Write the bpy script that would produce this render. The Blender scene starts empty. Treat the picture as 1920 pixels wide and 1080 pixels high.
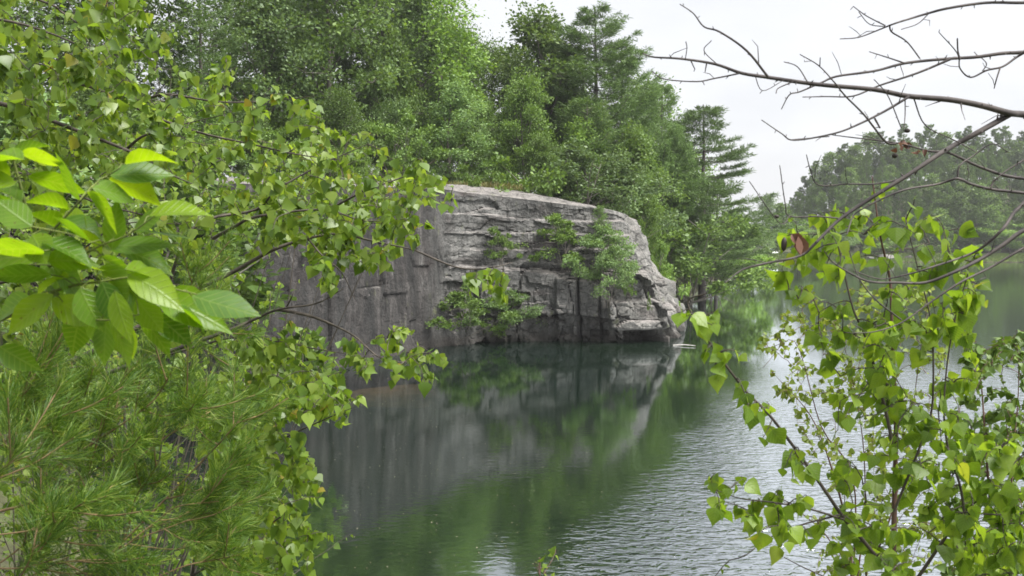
import bpy, math
import numpy as np
from mathutils import Vector

S = bpy.context.scene
COL = S.collection
PI = math.pi
R = math.radians

# ------------------------------------------------------------------ camera, sky, sun, exposure
CAMZ = 6.0
FPX = 1700.0                                   # focal length in photograph pixels
PITCH = math.atan(100.0 / FPX)
cd = bpy.data.cameras.new('camera'); cam = bpy.data.objects.new('camera', cd); COL.objects.link(cam)
cam.location = (0, 0, CAMZ); cam.rotation_euler = (PI / 2 - PITCH, 0, 0)
cd.sensor_width = 36; cd.lens = FPX / 1920 * 36
cd.clip_start = 0.05; cd.clip_end = 3000
cd.dof.use_dof = True; cd.dof.focus_distance = 9.0; cd.dof.aperture_fstop = 11
S.camera = cam

SUN_EL, SUN_AZ = R(60), R(114)                  # azimuth clockwise from +Y (view direction)
w = bpy.data.worlds.new('World'); S.world = w; w.use_nodes = True
nt = w.node_tree; nt.nodes.clear()
out = nt.nodes.new('ShaderNodeOutputWorld'); bg = nt.nodes.new('ShaderNodeBackground')
sky = nt.nodes.new('ShaderNodeTexSky'); sky.sky_type = 'NISHITA'; sky.sun_disc = False
sky.sun_elevation = SUN_EL; sky.sun_rotation = SUN_AZ; sky.dust_density = 3.0
tc = nt.nodes.new('ShaderNodeTexCoord')
mp = nt.nodes.new('ShaderNodeMapping'); mp.inputs['Scale'].default_value = (1, 1, 2.6)
nz = nt.nodes.new('ShaderNodeTexNoise'); nz.inputs['Scale'].default_value = 1.6; nz.inputs['Detail'].default_value = 5
cr = nt.nodes.new('ShaderNodeValToRGB')
cr.color_ramp.elements[0].position = 0.30; cr.color_ramp.elements[0].color = (2.75, 2.8, 2.95, 1)
cr.color_ramp.elements[1].position = 0.62; cr.color_ramp.elements[1].color = (4.2, 4.22, 4.32, 1)
mx = nt.nodes.new('ShaderNodeMix'); mx.data_type = 'RGBA'; mx.inputs['Factor'].default_value = 0.9
nt.links.new(tc.outputs['Generated'], mp.inputs['Vector']); nt.links.new(mp.outputs['Vector'], nz.inputs['Vector'])
nt.links.new(nz.outputs['Fac'], cr.inputs['Fac'])
nt.links.new(sky.outputs['Color'], mx.inputs['A']); nt.links.new(cr.outputs['Color'], mx.inputs['B'])
nt.links.new(mx.outputs['Result'], bg.inputs['Color']); nt.links.new(bg.outputs['Background'], out.inputs['Surface'])
bg.inputs['Strength'].default_value = 0.1

sd = bpy.data.lights.new('sun', 'SUN'); sd.energy = 4.2; sd.angle = R(35); sd.color = (1, 0.975, 0.94)
sun = bpy.data.objects.new('sun', sd); COL.objects.link(sun)
sv = Vector((math.sin(SUN_AZ) * math.cos(SUN_EL), math.cos(SUN_AZ) * math.cos(SUN_EL), math.sin(SUN_EL)))
sun.rotation_euler = sv.to_track_quat('Z', 'Y').to_euler()
sun.location = (60, 40, 80)

S.view_settings.view_transform = 'Standard'; S.view_settings.look = 'None'
S.view_settings.exposure = 1.29; S.view_settings.gamma = 1
S.render.engine = 'CYCLES'
cy = S.cycles
cy.max_bounces = 7; cy.diffuse_bounces = 4; cy.glossy_bounces = 3; cy.transmission_bounces = 5
cy.transparent_max_bounces = 8; cy.use_denoising = True; cy.denoiser = 'OPENIMAGEDENOISE'; cy.filter_width = 1.65
cy.sample_clamp_indirect = 4.0

# ------------------------------------------------------------------ helpers
_F = np.array([0, math.cos(PITCH), -math.sin(PITCH)]); _U = np.array([0, math.sin(PITCH), math.cos(PITCH)])
def P(px, py, Y):
    """point at depth Y (metres in front) seen at photograph pixel px, py"""
    d = np.array([(px - 960) / FPX, 0, 0]) + _U * ((540 - py) / FPX) + _F
    return np.array([0, 0, CAMZ]) + d * (Y / d[1])

def tag(o, label=None, cat=None, group=None, kind=None):
    if label: o['label'] = label
    if cat: o['category'] = cat
    if group: o['group'] = group
    if kind: o['kind'] = kind
    return o

def empty(name, loc=(0, 0, 0)):
    o = bpy.data.objects.new(name, None); COL.objects.link(o); o.location = loc; o.empty_display_size = 0.3
    return o

def mesh_from(name, V, groups, mat, smooth=False):
    """groups: list of (n,k) int arrays"""
    me = bpy.data.meshes.new(name)
    V = np.asarray(V, dtype=np.float32)
    me.vertices.add(len(V)); me.vertices.foreach_set('co', V.ravel())
    groups = [np.asarray(g, dtype=np.int32) for g in groups if len(g)]
    nl = sum(g.size for g in groups); nf = sum(len(g) for g in groups)
    me.loops.add(nl); me.polygons.add(nf)
    me.loops.foreach_set('vertex_index', np.concatenate([g.ravel() for g in groups]))
    tot = np.concatenate([np.full(len(g), g.shape[1], dtype=np.int32) for g in groups])
    st = np.concatenate([[0], np.cumsum(tot)[:-1]]).astype(np.int32)
    me.polygons.foreach_set('loop_start', st)
    me.update(calc_edges=True)
    me.polygons.foreach_set('use_smooth', np.full(nf, bool(smooth)))
    if mat: me.materials.append(mat)
    me.update()
    return me

class MB:
    def __init__(self): self.V = []; self.G = {}; self.n = 0
    def add(self, V, *faces):
        V = np.asarray(V, float)
        for f in faces:
            f = np.asarray(f, dtype=np.int32)
            if len(f): self.G.setdefault(f.shape[1], []).append(f + self.n)
        self.V.append(V); self.n += len(V)
    def mesh(self, name, mat, smooth=False):
        return mesh_from(name, np.concatenate(self.V), [np.concatenate(g) for g in self.G.values()], mat, smooth)
    def build(self, name, mat, parent=None, smooth=False):
        o = bpy.data.objects.new(name, self.mesh(name, mat, smooth)); COL.objects.link(o)
        if parent is not None:
            o.parent = parent
            pl = np.array(parent.location)
            if np.any(pl != 0): o.location = tuple(-pl)      # builders work in world coordinates
        return o

def unit(v):
    v = np.asarray(v, float); return v / (np.linalg.norm(v, axis=-1, keepdims=True) + 1e-9)

def tube(mb, pts, rad, n=6, cap=True):
    pts = np.asarray(pts, float); m = len(pts)
    rad = np.asarray(rad, float) * np.ones(m)
    t = np.gradient(pts, axis=0); t = unit(t)
    ref = np.array([0.31, 0.87, 0.38]) if abs(t[0] @ np.array([0.31, 0.87, 0.38])) < 0.8 else np.array([1.0, 0, 0])
    a = unit(np.cross(t, ref)); b = np.cross(t, a)
    ang = np.arange(n) * 2 * PI / n
    ring = pts[:, None] + rad[:, None, None] * (np.cos(ang)[None, :, None] * a[:, None] + np.sin(ang)[None, :, None] * b[:, None])
    i = np.arange(m - 1)[:, None] * n; j = np.arange(n)[None]; k = (j + 1) % n
    q = np.stack([i + j, i + k, i + n + k, i + n + j], -1).reshape(-1, 4)
    mb.add(ring.reshape(-1, 3), q)

def smooth_line(pts, sub=4):
    """Catmull-Rom through pts"""
    p = np.asarray(pts, float)
    if len(p) < 3: return np.linspace(p[0], p[-1], sub + 1)
    q = np.vstack([2 * p[0] - p[1], p, 2 * p[-1] - p[-2]])
    o = []
    for i in range(1, len(q) - 2):
        for t in np.arange(sub) / sub:
            a, b, c, d = q[i - 1], q[i], q[i + 1], q[i + 2]
            o.append(0.5 * (2 * b + (c - a) * t + (2 * a - 5 * b + 4 * c - d) * t * t + (3 * b - a - 3 * c + d) * t ** 3))
    o.append(p[-1])
    return np.array(o)

def leaf_template(prof, fold=0.25, droop=0.18):
    """leaf along +x, width along y"""
    V = []; Fq = []
    for t, hw in prof:
        V += [(t, hw, fold * hw - droop * t * t), (t, 0, -droop * t * t), (t, -hw, fold * hw - droop * t * t)]
    for i in range(len(prof) - 1):
        a = 3 * i
        Fq += [(a, a + 1, a + 4, a + 3), (a + 1, a + 2, a + 5, a + 4)]
    return np.array(V), np.array(Fq)
BIRCH = leaf_template([(0.0, .03), (.04, .25), (.17, .47), (.36, .45), (.56, .30), (.78, .12), (.9, .04), (1, .004)], .16, .15)
ASH = leaf_template([(0, .01), (.1, .13), (.25, .22), (.42, .265), (.6, .235), (.76, .15), (.89, .06), (1, .003)], 0.3, 0.2)
CARD = (np.array([(0, 0, 0), (.5, .34, .07), (1, 0, -.05), (.5, -.34, .07)]), np.array([(0, 1, 2, 3)]))

_lr = np.random.RandomState(4242)
def leaves(mb, base, direc, nrm, length, tmpl, width=1.0):
    base = np.asarray(base, float); n = len(base)
    if not n: return
    x = unit(direc); z = unit(nrm - (nrm * x).sum(-1, keepdims=True) * x); y = np.cross(z, x)
    zs = _lr.uniform(-.2, 2.3, n); bend = _lr.normal(0, .10, n)
    T, Fq = tmpl; L = np.asarray(length, float) * np.ones(n)
    wd = np.asarray(width, float) * np.ones(n)
    V = base[:, None] + L[:, None, None] * (T[None, :, :1] * x[:, None] + (wd[:, None, None] * T[None, :, 1:2] + bend[:, None, None] * T[None, :, :1] ** 2) * y[:, None] + zs[:, None, None] * T[None, :, 2:] * z[:, None])
    F = (Fq[None] + (np.arange(n) * len(T))[:, None, None]).reshape(-1, Fq.shape[1])
    mb.add(V.reshape(-1, 3), F)

def leaf_coords(me, tmpl):
    """position within the leaf (along the midrib, across) for vein materials"""
    T = tmpl[0]; n = len(me.vertices) // len(T)
    at_ = me.attributes.new('leaf', 'FLOAT_VECTOR', 'POINT')
    v = np.tile(np.stack([T[:, 0], T[:, 1], 0 * T[:, 0]], -1), (n, 1)).astype(np.float32)
    at_.data.foreach_set('vector', v.ravel())

def vnoise(x, y, seed=0):
    """2-D value noise in -1..1 (vectorised)"""
    xi = np.floor(x).astype(np.int64); yi = np.floor(y).astype(np.int64)
    def hsh(a, b):
        v = (a * 374761393 + b * 668265263 + seed * 1442695041) & 0x7fffffff
        v = ((v ^ (v >> 13)) * 1274126177) & 0x7fffffff
        return ((v ^ (v >> 16)) & 0xffff) / 32767.5 - 1
    fx = x - xi; fy = y - yi; fx = fx * fx * (3 - 2 * fx); fy = fy * fy * (3 - 2 * fy)
    return (hsh(xi, yi) * (1 - fx) + hsh(xi + 1, yi) * fx) * (1 - fy) + (hsh(xi, yi + 1) * (1 - fx) + hsh(xi + 1, yi + 1) * fx) * fy
def fbm(x, y, seed=0, o=4):
    s = 0; a = 1
    for i in range(o): s = s + a * vnoise(x * 2 ** i, y * 2 ** i, seed + i); a *= .5
    return s
def sstep(x, a, b):
    t = np.clip((x - a) / (b - a), 0, 1); return t * t * (3 - 2 * t)

# ------------------------------------------------------------------ materials
def newmat(name):
    m = bpy.data.materials.new(name); m.use_nodes = True; m.node_tree.nodes.clear(); return m, m.node_tree
def N(nt, t, **kw):
    n = nt.nodes.new(t)
    for k, v in kw.items():
        if k in n.inputs: n.inputs[k].default_value = v
        else: setattr(n, k, v)
    return n
def ramp(nt, stops, src=None, interp='LINEAR'):
    r = nt.nodes.new('ShaderNodeValToRGB'); e = r.color_ramp.elements; r.color_ramp.interpolation = interp
    while len(e) < len(stops): e.new(0.5)
    for k, (p, c) in enumerate(stops): e[k].position = p; e[k].color = (*c, 1)
    if src is not None: nt.links.new(src, r.inputs['Fac'])
    return r
def mixc(nt, fac, a, b, mode='MIX'):
    m = nt.nodes.new('ShaderNodeMix'); m.data_type = 'RGBA'; m.blend_type = mode
    for s, v in (('Factor', fac), ('A', a), ('B', b)):
        if hasattr(v, 'is_linked'): nt.links.new(v, m.inputs[s])
        elif s == 'Factor': m.inputs[s].default_value = v
        else: m.inputs[s].default_value = (*v, 1)
    return m.outputs['Result']

def foliage(name, stops, transl=0.4, rough=0.45, tint=None, spec=0.4, objvar=0.35, veins=0):
    m, nt = newmat(name)
    o = N(nt, 'ShaderNodeOutputMaterial'); g = N(nt, 'ShaderNodeNewGeometry'); oi = N(nt, 'ShaderNodeObjectInfo')
    c = ramp(nt, stops, g.outputs['Random Per Island']).outputs['Color']
    hs = N(nt, 'ShaderNodeHueSaturation')
    mr = N(nt, 'ShaderNodeMapRange'); mr.inputs['To Min'].default_value = 1 - objvar; mr.inputs['To Max'].default_value = 1 + objvar
    nt.links.new(oi.outputs['Random'], mr.inputs['Value']); nt.links.new(mr.outputs['Result'], hs.inputs['Value'])
    nt.links.new(c, hs.inputs['Color']); c = hs.outputs['Color']
    p = N(nt, 'ShaderNodeBsdfPrincipled', Roughness=rough); p.inputs['Specular IOR Level'].default_value = spec
    if veins:
        L = nt.links
        at_ = N(nt, 'ShaderNodeAttribute', attribute_name='leaf'); sx = N(nt, 'ShaderNodeSeparateXYZ'); L.new(at_.outputs['Vector'], sx.inputs[0])
        ab = N(nt, 'ShaderNodeMath', operation='ABSOLUTE'); L.new(sx.outputs['Y'], ab.inputs[0])
        m1 = N(nt, 'ShaderNodeMath', operation='MULTIPLY'); m1.inputs[1].default_value = -1.0; L.new(ab.outputs[0], m1.inputs[0])
        m2 = N(nt, 'ShaderNodeMath', operation='ADD'); L.new(sx.outputs['X'], m2.inputs[0]); L.new(m1.outputs[0], m2.inputs[1])
        m3 = N(nt, 'ShaderNodeMath', operation='MULTIPLY'); m3.inputs[1].default_value = veins * 6.283; L.new(m2.outputs[0], m3.inputs[0])
        m4 = N(nt, 'ShaderNodeMath', operation='COSINE'); L.new(m3.outputs[0], m4.inputs[0])
        r1 = ramp(nt, [(.80, (0, 0, 0)), (1, (1, 1, 1))], None); mr1 = N(nt, 'ShaderNodeMapRange'); mr1.inputs['From Min'].default_value = .75; L.new(m4.outputs[0], mr1.inputs['Value'])
        mr2 = N(nt, 'ShaderNodeMapRange'); mr2.inputs['From Min'].default_value = .022; mr2.inputs['From Max'].default_value = .0; L.new(ab.outputs[0], mr2.inputs['Value'])
        mm = N(nt, 'ShaderNodeMath', operation='MAXIMUM'); L.new(mr1.outputs[0], mm.inputs[0]); L.new(mr2.outputs[0], mm.inputs[1])
        nz = N(nt, 'ShaderNodeTexNoise', Scale=40.0, Detail=4.0); L.new(g.outputs['Position'], nz.inputs['Vector'])
        blot = ramp(nt, [(.3, (.78, .8, .8)), (.7, (1.12, 1.1, 1.05))], nz.outputs['Fac']).outputs[0]
        c = mixc(nt, 1.0, c, blot, 'MULTIPLY')
        ns = N(nt, 'ShaderNodeTexNoise', Scale=160.0, Detail=2.0); L.new(g.outputs['Position'], ns.inputs['Vector'])
        spot = ramp(nt, [(.69, (0, 0, 0)), (.74, (.8, .8, .8))], ns.outputs['Fac']).outputs[0]
        c = mixc(nt, spot, c, (.12, .075, .03))
        fv = N(nt, 'ShaderNodeMath', operation='MULTIPLY'); fv.inputs[1].default_value = .45; L.new(mm.outputs[0], fv.inputs[0])
        c = mixc(nt, fv.outputs[0], c, (.26, .36, .10))
        bp = N(nt, 'ShaderNodeBump', Strength=.5, Distance=.0012); L.new(mm.outputs[0], bp.inputs['Height']); L.new(bp.outputs[0], p.inputs['Normal'])
    nt.links.new(c, p.inputs['Base Color'])
    t = N(nt, 'ShaderNodeBsdfTranslucent')
    tc_ = mixc(nt, 1.0, c, tint or (1.25, 1.2, 0.5), 'MULTIPLY')
    nt.links.new(tc_, t.inputs['Color'])
    mxs = N(nt, 'ShaderNodeMixShader'); mxs.inputs[0].default_value = transl
    nt.links.new(p.outputs[0], mxs.inputs[1]); nt.links.new(t.outputs[0], mxs.inputs[2])
    nt.links.new(mxs.outputs[0], o.inputs['Surface'])
    return m

def bark(name, a, b, scale=8.0, stretch=0.3):
    m, nt = newmat(name); o = N(nt, 'ShaderNodeOutputMaterial')
    tcn = N(nt, 'ShaderNodeTexCoord'); mpn = N(nt, 'ShaderNodeMapping'); mpn.inputs['Scale'].default_value = (1, 1, stretch)
    nz = N(nt, 'ShaderNodeTexNoise', Scale=scale, Detail=5.0)
    nt.links.new(tcn.outputs['Object'], mpn.inputs['Vector']); nt.links.new(mpn.outputs['Vector'], nz.inputs['Vector'])
    c = ramp(nt, [(0.35, a), (0.65, b)], nz.outputs['Fac'])
    p = N(nt, 'ShaderNodeBsdfPrincipled', Roughness=0.8); nt.links.new(c.outputs[0], p.inputs['Base Color'])
    bp = N(nt, 'ShaderNodeBump', Strength=0.5, Distance=0.01); nt.links.new(nz.outputs['Fac'], bp.inputs['Height'])
    nt.links.new(bp.outputs[0], p.inputs['Normal']); nt.links.new(p.outputs[0], o.inputs['Surface'])
    return m

def plain(name, col, rough=0.5, metal=0.0):
    m, nt = newmat(name); o = N(nt, 'ShaderNodeOutputMaterial')
    nz = N(nt, 'ShaderNodeTexNoise', Scale=6.0, Detail=3.0)
    c = ramp(nt, [(0.3, tuple(x * .85 for x in col)), (0.7, col)], nz.outputs['Fac'])
    p = N(nt, 'ShaderNodeBsdfPrincipled', Roughness=rough, Metallic=metal)
    nt.links.new(c.outputs[0], p.inputs['Base Color']); nt.links.new(p.outputs[0], o.inputs['Surface'])
    return m

def G3(*c): return c
MAT = dict(
    birch=foliage('birch leaves', [(0, (.085, .155, .026)), (.3, (.14, .23, .035)), (.62, (.19, .29, .046)), (.985, (.26, .35, .07)), (.994, (.36, .30, .04)), (1, (.30, .26, .05))], .56, .36, objvar=0.05, spec=.55),
    birchR=foliage('young birch leaves', [(0, (.10, .185, .02)), (.5, (.19, .31, .032)), (.99, (.29, .41, .05)), (1, (.28, .29, .04))], .56, .36, objvar=0.05, veins=6, spec=.55),
    fine=foliage('pale small leaves', [(0, (.12, .18, .03)), (.6, (.18, .25, .045)), (1, (.26, .31, .07))], .45, .5, objvar=0.1),
    ash=foliage('ash leaves', [(0, (.08, .18, .018)), (.5, (.15, .28, .018)), (1, (.24, .37, .022))], .62, .36, tint=(1.38, 1.3, .25), objvar=0.0, spec=.5, veins=8),
    needle=foliage('pine needles', [(0, (.036, .09, .012)), (.45, (.078, .155, .018)), (.85, (.145, .23, .03)), (1, (.23, .27, .055))], .4, .5, objvar=.05),
    pine=foliage('far pine needles', [(0, (.052, .092, .026)), (.5, (.08, .14, .034)), (1, (.12, .195, .048))], .2, .6),
    pineG=foliage('far hill needles', [(0, (.055, .10, .022)), (.5, (.085, .155, .03)), (1, (.13, .21, .045))], .25, .6),
    pineY=foliage('yellowish pine needles', [(0, (0.067, 0.128, 0.033)), (.5, (0.105, 0.187, 0.045)), (1, (0.164, 0.239, 0.060))], .25, .6),
    broad=foliage('broad leaves', [(0, (.08, .145, .028)), (.5, (.12, .21, .036)), (1, (.18, .275, .055))], .3, .5),
    broadD=foliage('dark broad leaves', [(0, (.062, .11, .026)), (.5, (.095, .165, .034)), (1, (.14, .215, .046))], .3, .5),
    pale=foliage('pale broad leaves', [(0, (.085, .15, .05)), (.5, (.125, .205, .065)), (1, (.175, .26, .09))], .3, .5),
    yellow=foliage('yellow green leaves', [(0, (.085, .155, .028)), (.5, (.125, .215, .04)), (1, (.185, .275, .06))], .35, .5),
    grass=foliage('dry grass', [(0, (.10, .11, .03)), (.6, (.16, .16, .05)), (1, (.22, .19, .08))], .3, .6, objvar=.05),
    trunkP=bark('pine bark', (.05, .04, .034), (.11, .095, .085)),
    trunkB=bark('broadleaf bark', (.07, .06, .05), (.16, .145, .125)),
    birchbark=bark('dark birch bark', (.035, .028, .022), (.085, .07, .055), 25),
    redbark=bark('reddish young bark', (.07, .035, .026), (.13, .075, .055), 25),
    deadbark=bark('dead grey bark', (.03, .024, .024), (.085, .072, .066), 18),
    twig=bark('pine twig', (.13, .085, .04), (.22, .15, .07), 20),
    green_stem=bark('green stem', (.07, .09, .02), (.13, .16, .03), 20),
    deadleaf=foliage('dead leaf', [(0, (.09, .045, .032)), (.5, (.13, .065, .045)), (1, (.20, .12, .09))], .25, .6, tint=(1.1, .9, .7)),
    pod=plain('dark pod', (.03, .022, .018), .7),
)

def rock_mat(name, streaks=True, light=(.21, .195, .183), nose_sunlit=True):
    m, nt = newmat(name); L = nt.links
    o = N(nt, 'ShaderNodeOutputMaterial'); g = N(nt, 'ShaderNodeNewGeometry')
    sx = N(nt, 'ShaderNodeSeparateXYZ'); L.new(g.outputs['Position'], sx.inputs[0])
    n1 = N(nt, 'ShaderNodeTexNoise', Scale=0.55, Detail=7.0, Roughness=.62); L.new(g.outputs['Position'], n1.inputs['Vector'])
    base = ramp(nt, [(.28, (.05, .05, .047)), (.46, (.105, .104, .098)), (.62, (.155, .152, .143)), (.8, (.215, .208, .192))], n1.outputs['Fac']).outputs[0]
    # warm mauve and rusty beds
    n4 = N(nt, 'ShaderNodeTexNoise', Scale=0.35, Detail=4.0); mp4 = N(nt, 'ShaderNodeMapping'); mp4.inputs['Scale'].default_value = (1, 1, 2.5); mp4.inputs['Location'].default_value = (7, 3, 1)
    L.new(g.outputs['Position'], mp4.inputs[0]); L.new(mp4.outputs[0], n4.inputs['Vector'])
    f4 = ramp(nt, [(.54, (0, 0, 0)), (.70, (.7, .7, .7))], n4.outputs['Fac']).outputs[0]
    base = mixc(nt, f4, base, (.07, .054, .05))
    if streaks:
        nw = N(nt, 'ShaderNodeTexNoise', Scale=.7, Detail=3.0); L.new(g.outputs['Position'], nw.inputs['Vector'])
        vw = N(nt, 'ShaderNodeVectorMath', operation='MULTIPLY_ADD'); vw.inputs[1].default_value = (.55, .55, 1.5); L.new(nw.outputs['Color'], vw.inputs[0]); L.new(g.outputs['Position'], vw.inputs[2])
        mp1 = N(nt, 'ShaderNodeMapping'); mp1.inputs['Scale'].default_value = (1.9, .9, .15)
        L.new(vw.outputs[0], mp1.inputs[0])
        n2 = N(nt, 'ShaderNodeTexNoise', Scale=1.5, Detail=6.0, Roughness=.65); L.new(mp1.outputs[0], n2.inputs['Vector'])
        s = ramp(nt, [(.34, (.006, .006, .006)), (.45, (.014, .0128, .0122)), (.54, (.024, .0208, .0195)), (.63, (.05, .045, .042)), (.72, (.12, .115, .108))], n2.outputs['Fac']).outputs[0]
        # the sawn wall lies left of the corner; streaks fade into the broken face
        mr = N(nt, 'ShaderNodeMapRange'); mr.inputs['From Min'].default_value = -3.0; mr.inputs['From Max'].default_value = -4.6
        mr.inputs['To Min'].default_value = .15; mr.inputs['To Max'].default_value = .85
        L.new(sx.outputs['X'], mr.inputs['Value'])
        base = mixc(nt, mr.outputs[0], base, s)
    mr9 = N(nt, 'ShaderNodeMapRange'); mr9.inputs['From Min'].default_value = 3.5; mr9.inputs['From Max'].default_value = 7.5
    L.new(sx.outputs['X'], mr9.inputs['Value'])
    if nose_sunlit: base = mixc(nt, mr9.outputs[0], base, mixc(nt, 1.0, base, (1.3, 1.29, 1.26), 'MULTIPLY'))  # brightens rock colour to the right, standing in for sunlight on the nose
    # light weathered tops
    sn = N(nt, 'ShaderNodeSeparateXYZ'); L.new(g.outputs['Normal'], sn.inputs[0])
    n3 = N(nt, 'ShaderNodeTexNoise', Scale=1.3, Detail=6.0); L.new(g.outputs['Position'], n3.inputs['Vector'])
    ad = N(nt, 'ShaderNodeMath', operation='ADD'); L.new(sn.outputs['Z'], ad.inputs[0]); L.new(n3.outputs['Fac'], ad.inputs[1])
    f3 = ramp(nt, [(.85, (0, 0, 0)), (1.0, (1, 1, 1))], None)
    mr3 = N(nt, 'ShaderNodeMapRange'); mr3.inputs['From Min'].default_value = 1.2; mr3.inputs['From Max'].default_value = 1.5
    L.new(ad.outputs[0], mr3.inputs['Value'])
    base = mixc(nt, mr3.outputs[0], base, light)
    # fine speckle
    n5 = N(nt, 'ShaderNodeTexNoise', Scale=9.0, Detail=5.0, Roughness=.7); L.new(g.outputs['Position'], n5.inputs['Vector'])
    sp = ramp(nt, [(.3, (.62, .62, .62)), (.7, (1.32, 1.32, 1.32))], n5.outputs['Fac']).outputs[0]
    base = mixc(nt, 1.0, base, sp, 'MULTIPLY')
    # thin dark joints and stains
    mv = N(nt, 'ShaderNodeMapping'); mv.inputs['Scale'].default_value = (.55, .55, .95); mv.inputs['Rotation'].default_value = (.12, .2, .1)
    nd = N(nt, 'ShaderNodeTexNoise', Scale=.8, Detail=3.0); L.new(g.outputs['Position'], nd.inputs['Vector'])
    va = N(nt, 'ShaderNodeVectorMath', operation='MULTIPLY_ADD'); va.inputs[1].default_value = (1.1, 1.1, .7); L.new(nd.outputs['Color'], va.inputs[0]); L.new(g.outputs['Position'], va.inputs[2])
    L.new(va.outputs[0], mv.inputs[0])
    vo = N(nt, 'ShaderNodeTexVoronoi', feature='DISTANCE_TO_EDGE', distance='EUCLIDEAN', Scale=1.0); L.new(mv.outputs[0], vo.inputs['Vector'])
    jf = N(nt, 'ShaderNodeMapRange'); jf.inputs['From Min'].default_value = .03; jf.inputs['From Max'].default_value = .006; jf.inputs['To Max'].default_value = .75 if streaks else .4; L.new(vo.outputs['Distance'], jf.inputs['Value'])
    if streaks:
        gx_ = N(nt, 'ShaderNodeMapRange'); gx_.inputs['From Min'].default_value = -4.4; gx_.inputs['From Max'].default_value = -3.4; L.new(sx.outputs['X'], gx_.inputs['Value'])
        jm = N(nt, 'ShaderNodeMath', operation='MULTIPLY'); L.new(jf.outputs[0], jm.inputs[0]); L.new(gx_.outputs[0], jm.inputs[1])
        base = mixc(nt, jm.outputs[0], base, (.025, .024, .022))
        mp8 = N(nt, 'ShaderNodeMapping'); mp8.inputs['Scale'].default_value = (4.5, 2.2, .22); L.new(vw.outputs[0], mp8.inputs[0])
        n8 = N(nt, 'ShaderNodeTexNoise', Scale=1.0, Detail=4.0, Roughness=.6); L.new(mp8.outputs[0], n8.inputs['Vector'])
        s8 = ramp(nt, [(.36, (.5, .5, .5)), (.5, (1, 1, 1)), (.64, (1.5, 1.5, 1.5))], n8.outputs['Fac']).outputs[0]
        base = mixc(nt, .5, base, s8, 'MULTIPLY')
    # green moss patches
    n6 = N(nt, 'ShaderNodeTexNoise', Scale=.9, Detail=6.0, Roughness=.6); mp6 = N(nt, 'ShaderNodeMapping'); mp6.inputs['Location'].default_value = (31, 5, 9); mp6.inputs['Scale'].default_value = (1.4, 1, .6)
    L.new(g.outputs['Position'], mp6.inputs[0]); L.new(mp6.outputs[0], n6.inputs['Vector'])
    f6 = ramp(nt, [(.62, (0, 0, 0)), (.72, (.65, .65, .65))], n6.outputs['Fac']).outputs[0]
    base = mixc(nt, f6, base, (.085, .095, .04))
    # wet tide mark
    mw = N(nt, 'ShaderNodeMapRange'); mw.inputs['From Min'].default_value = .75; mw.inputs['From Max'].default_value = .2
    mw.inputs['To Max'].default_value = .85
    L.new(sx.outputs['Z'], mw.inputs['Value'])
    base = mixc(nt, mw.outputs[0], base, (.05, .045, .04))
    p = N(nt, 'ShaderNodeBsdfPrincipled', Roughness=.85); p.inputs['Specular IOR Level'].default_value = .25
    L.new(base, p.inputs['Base Color'])
    b1 = N(nt, 'ShaderNodeBump', Strength=.9, Distance=.12); L.new(n5.outputs['Fac'], b1.inputs['Height'])
    b2 = N(nt, 'ShaderNodeBump', Strength=.8, Distance=.35); L.new(n3.outputs['Fac'], b2.inputs['Height']); L.new(b1.outputs[0], b2.inputs['Normal'])
    L.new(b2.outputs[0], p.inputs['Normal']); L.new(p.outputs[0], o.inputs['Surface'])
    return m
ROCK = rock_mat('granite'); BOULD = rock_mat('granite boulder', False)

def ground_mat():
    m, nt = newmat('forest floor'); L = nt.links
    o = N(nt, 'ShaderNodeOutputMaterial'); g = N(nt, 'ShaderNodeNewGeometry')
    n1 = N(nt, 'ShaderNodeTexNoise', Scale=.5, Detail=8.0, Roughness=.65); L.new(g.outputs['Position'], n1.inputs['Vector'])
    c = ramp(nt, [(.3, (.035, .032, .018)), (.5, (.06, .065, .024)), (.62, (.075, .095, .03)), (.75, (.10, .085, .05))], n1.outputs['Fac']).outputs[0]
    sn = N(nt, 'ShaderNodeSeparateXYZ'); L.new(g.outputs['Position'], sn.inputs[0])
    mr = N(nt, 'ShaderNodeMapRange'); mr.inputs['From Min'].default_value = .3; mr.inputs['From Max'].default_value = -.3; L.new(sn.outputs['Z'], mr.inputs['Value'])
    c = mixc(nt, mr.outputs[0], c, (.07, .05, .03))
    p = N(nt, 'ShaderNodeBsdfPrincipled', Roughness=.95); L.new(c, p.inputs['Base Color'])
    n2 = N(nt, 'ShaderNodeTexNoise', Scale=6.0, Detail=6.0); L.new(g.outputs['Position'], n2.inputs['Vector'])
    b = N(nt, 'ShaderNodeBump', Strength=.9, Distance=.15); L.new(n2.outputs['Fac'], b.inputs['Height']); L.new(b.outputs[0], p.inputs['Normal'])
    L.new(p.outputs[0], o.inputs['Surface'])
    return m

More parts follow.
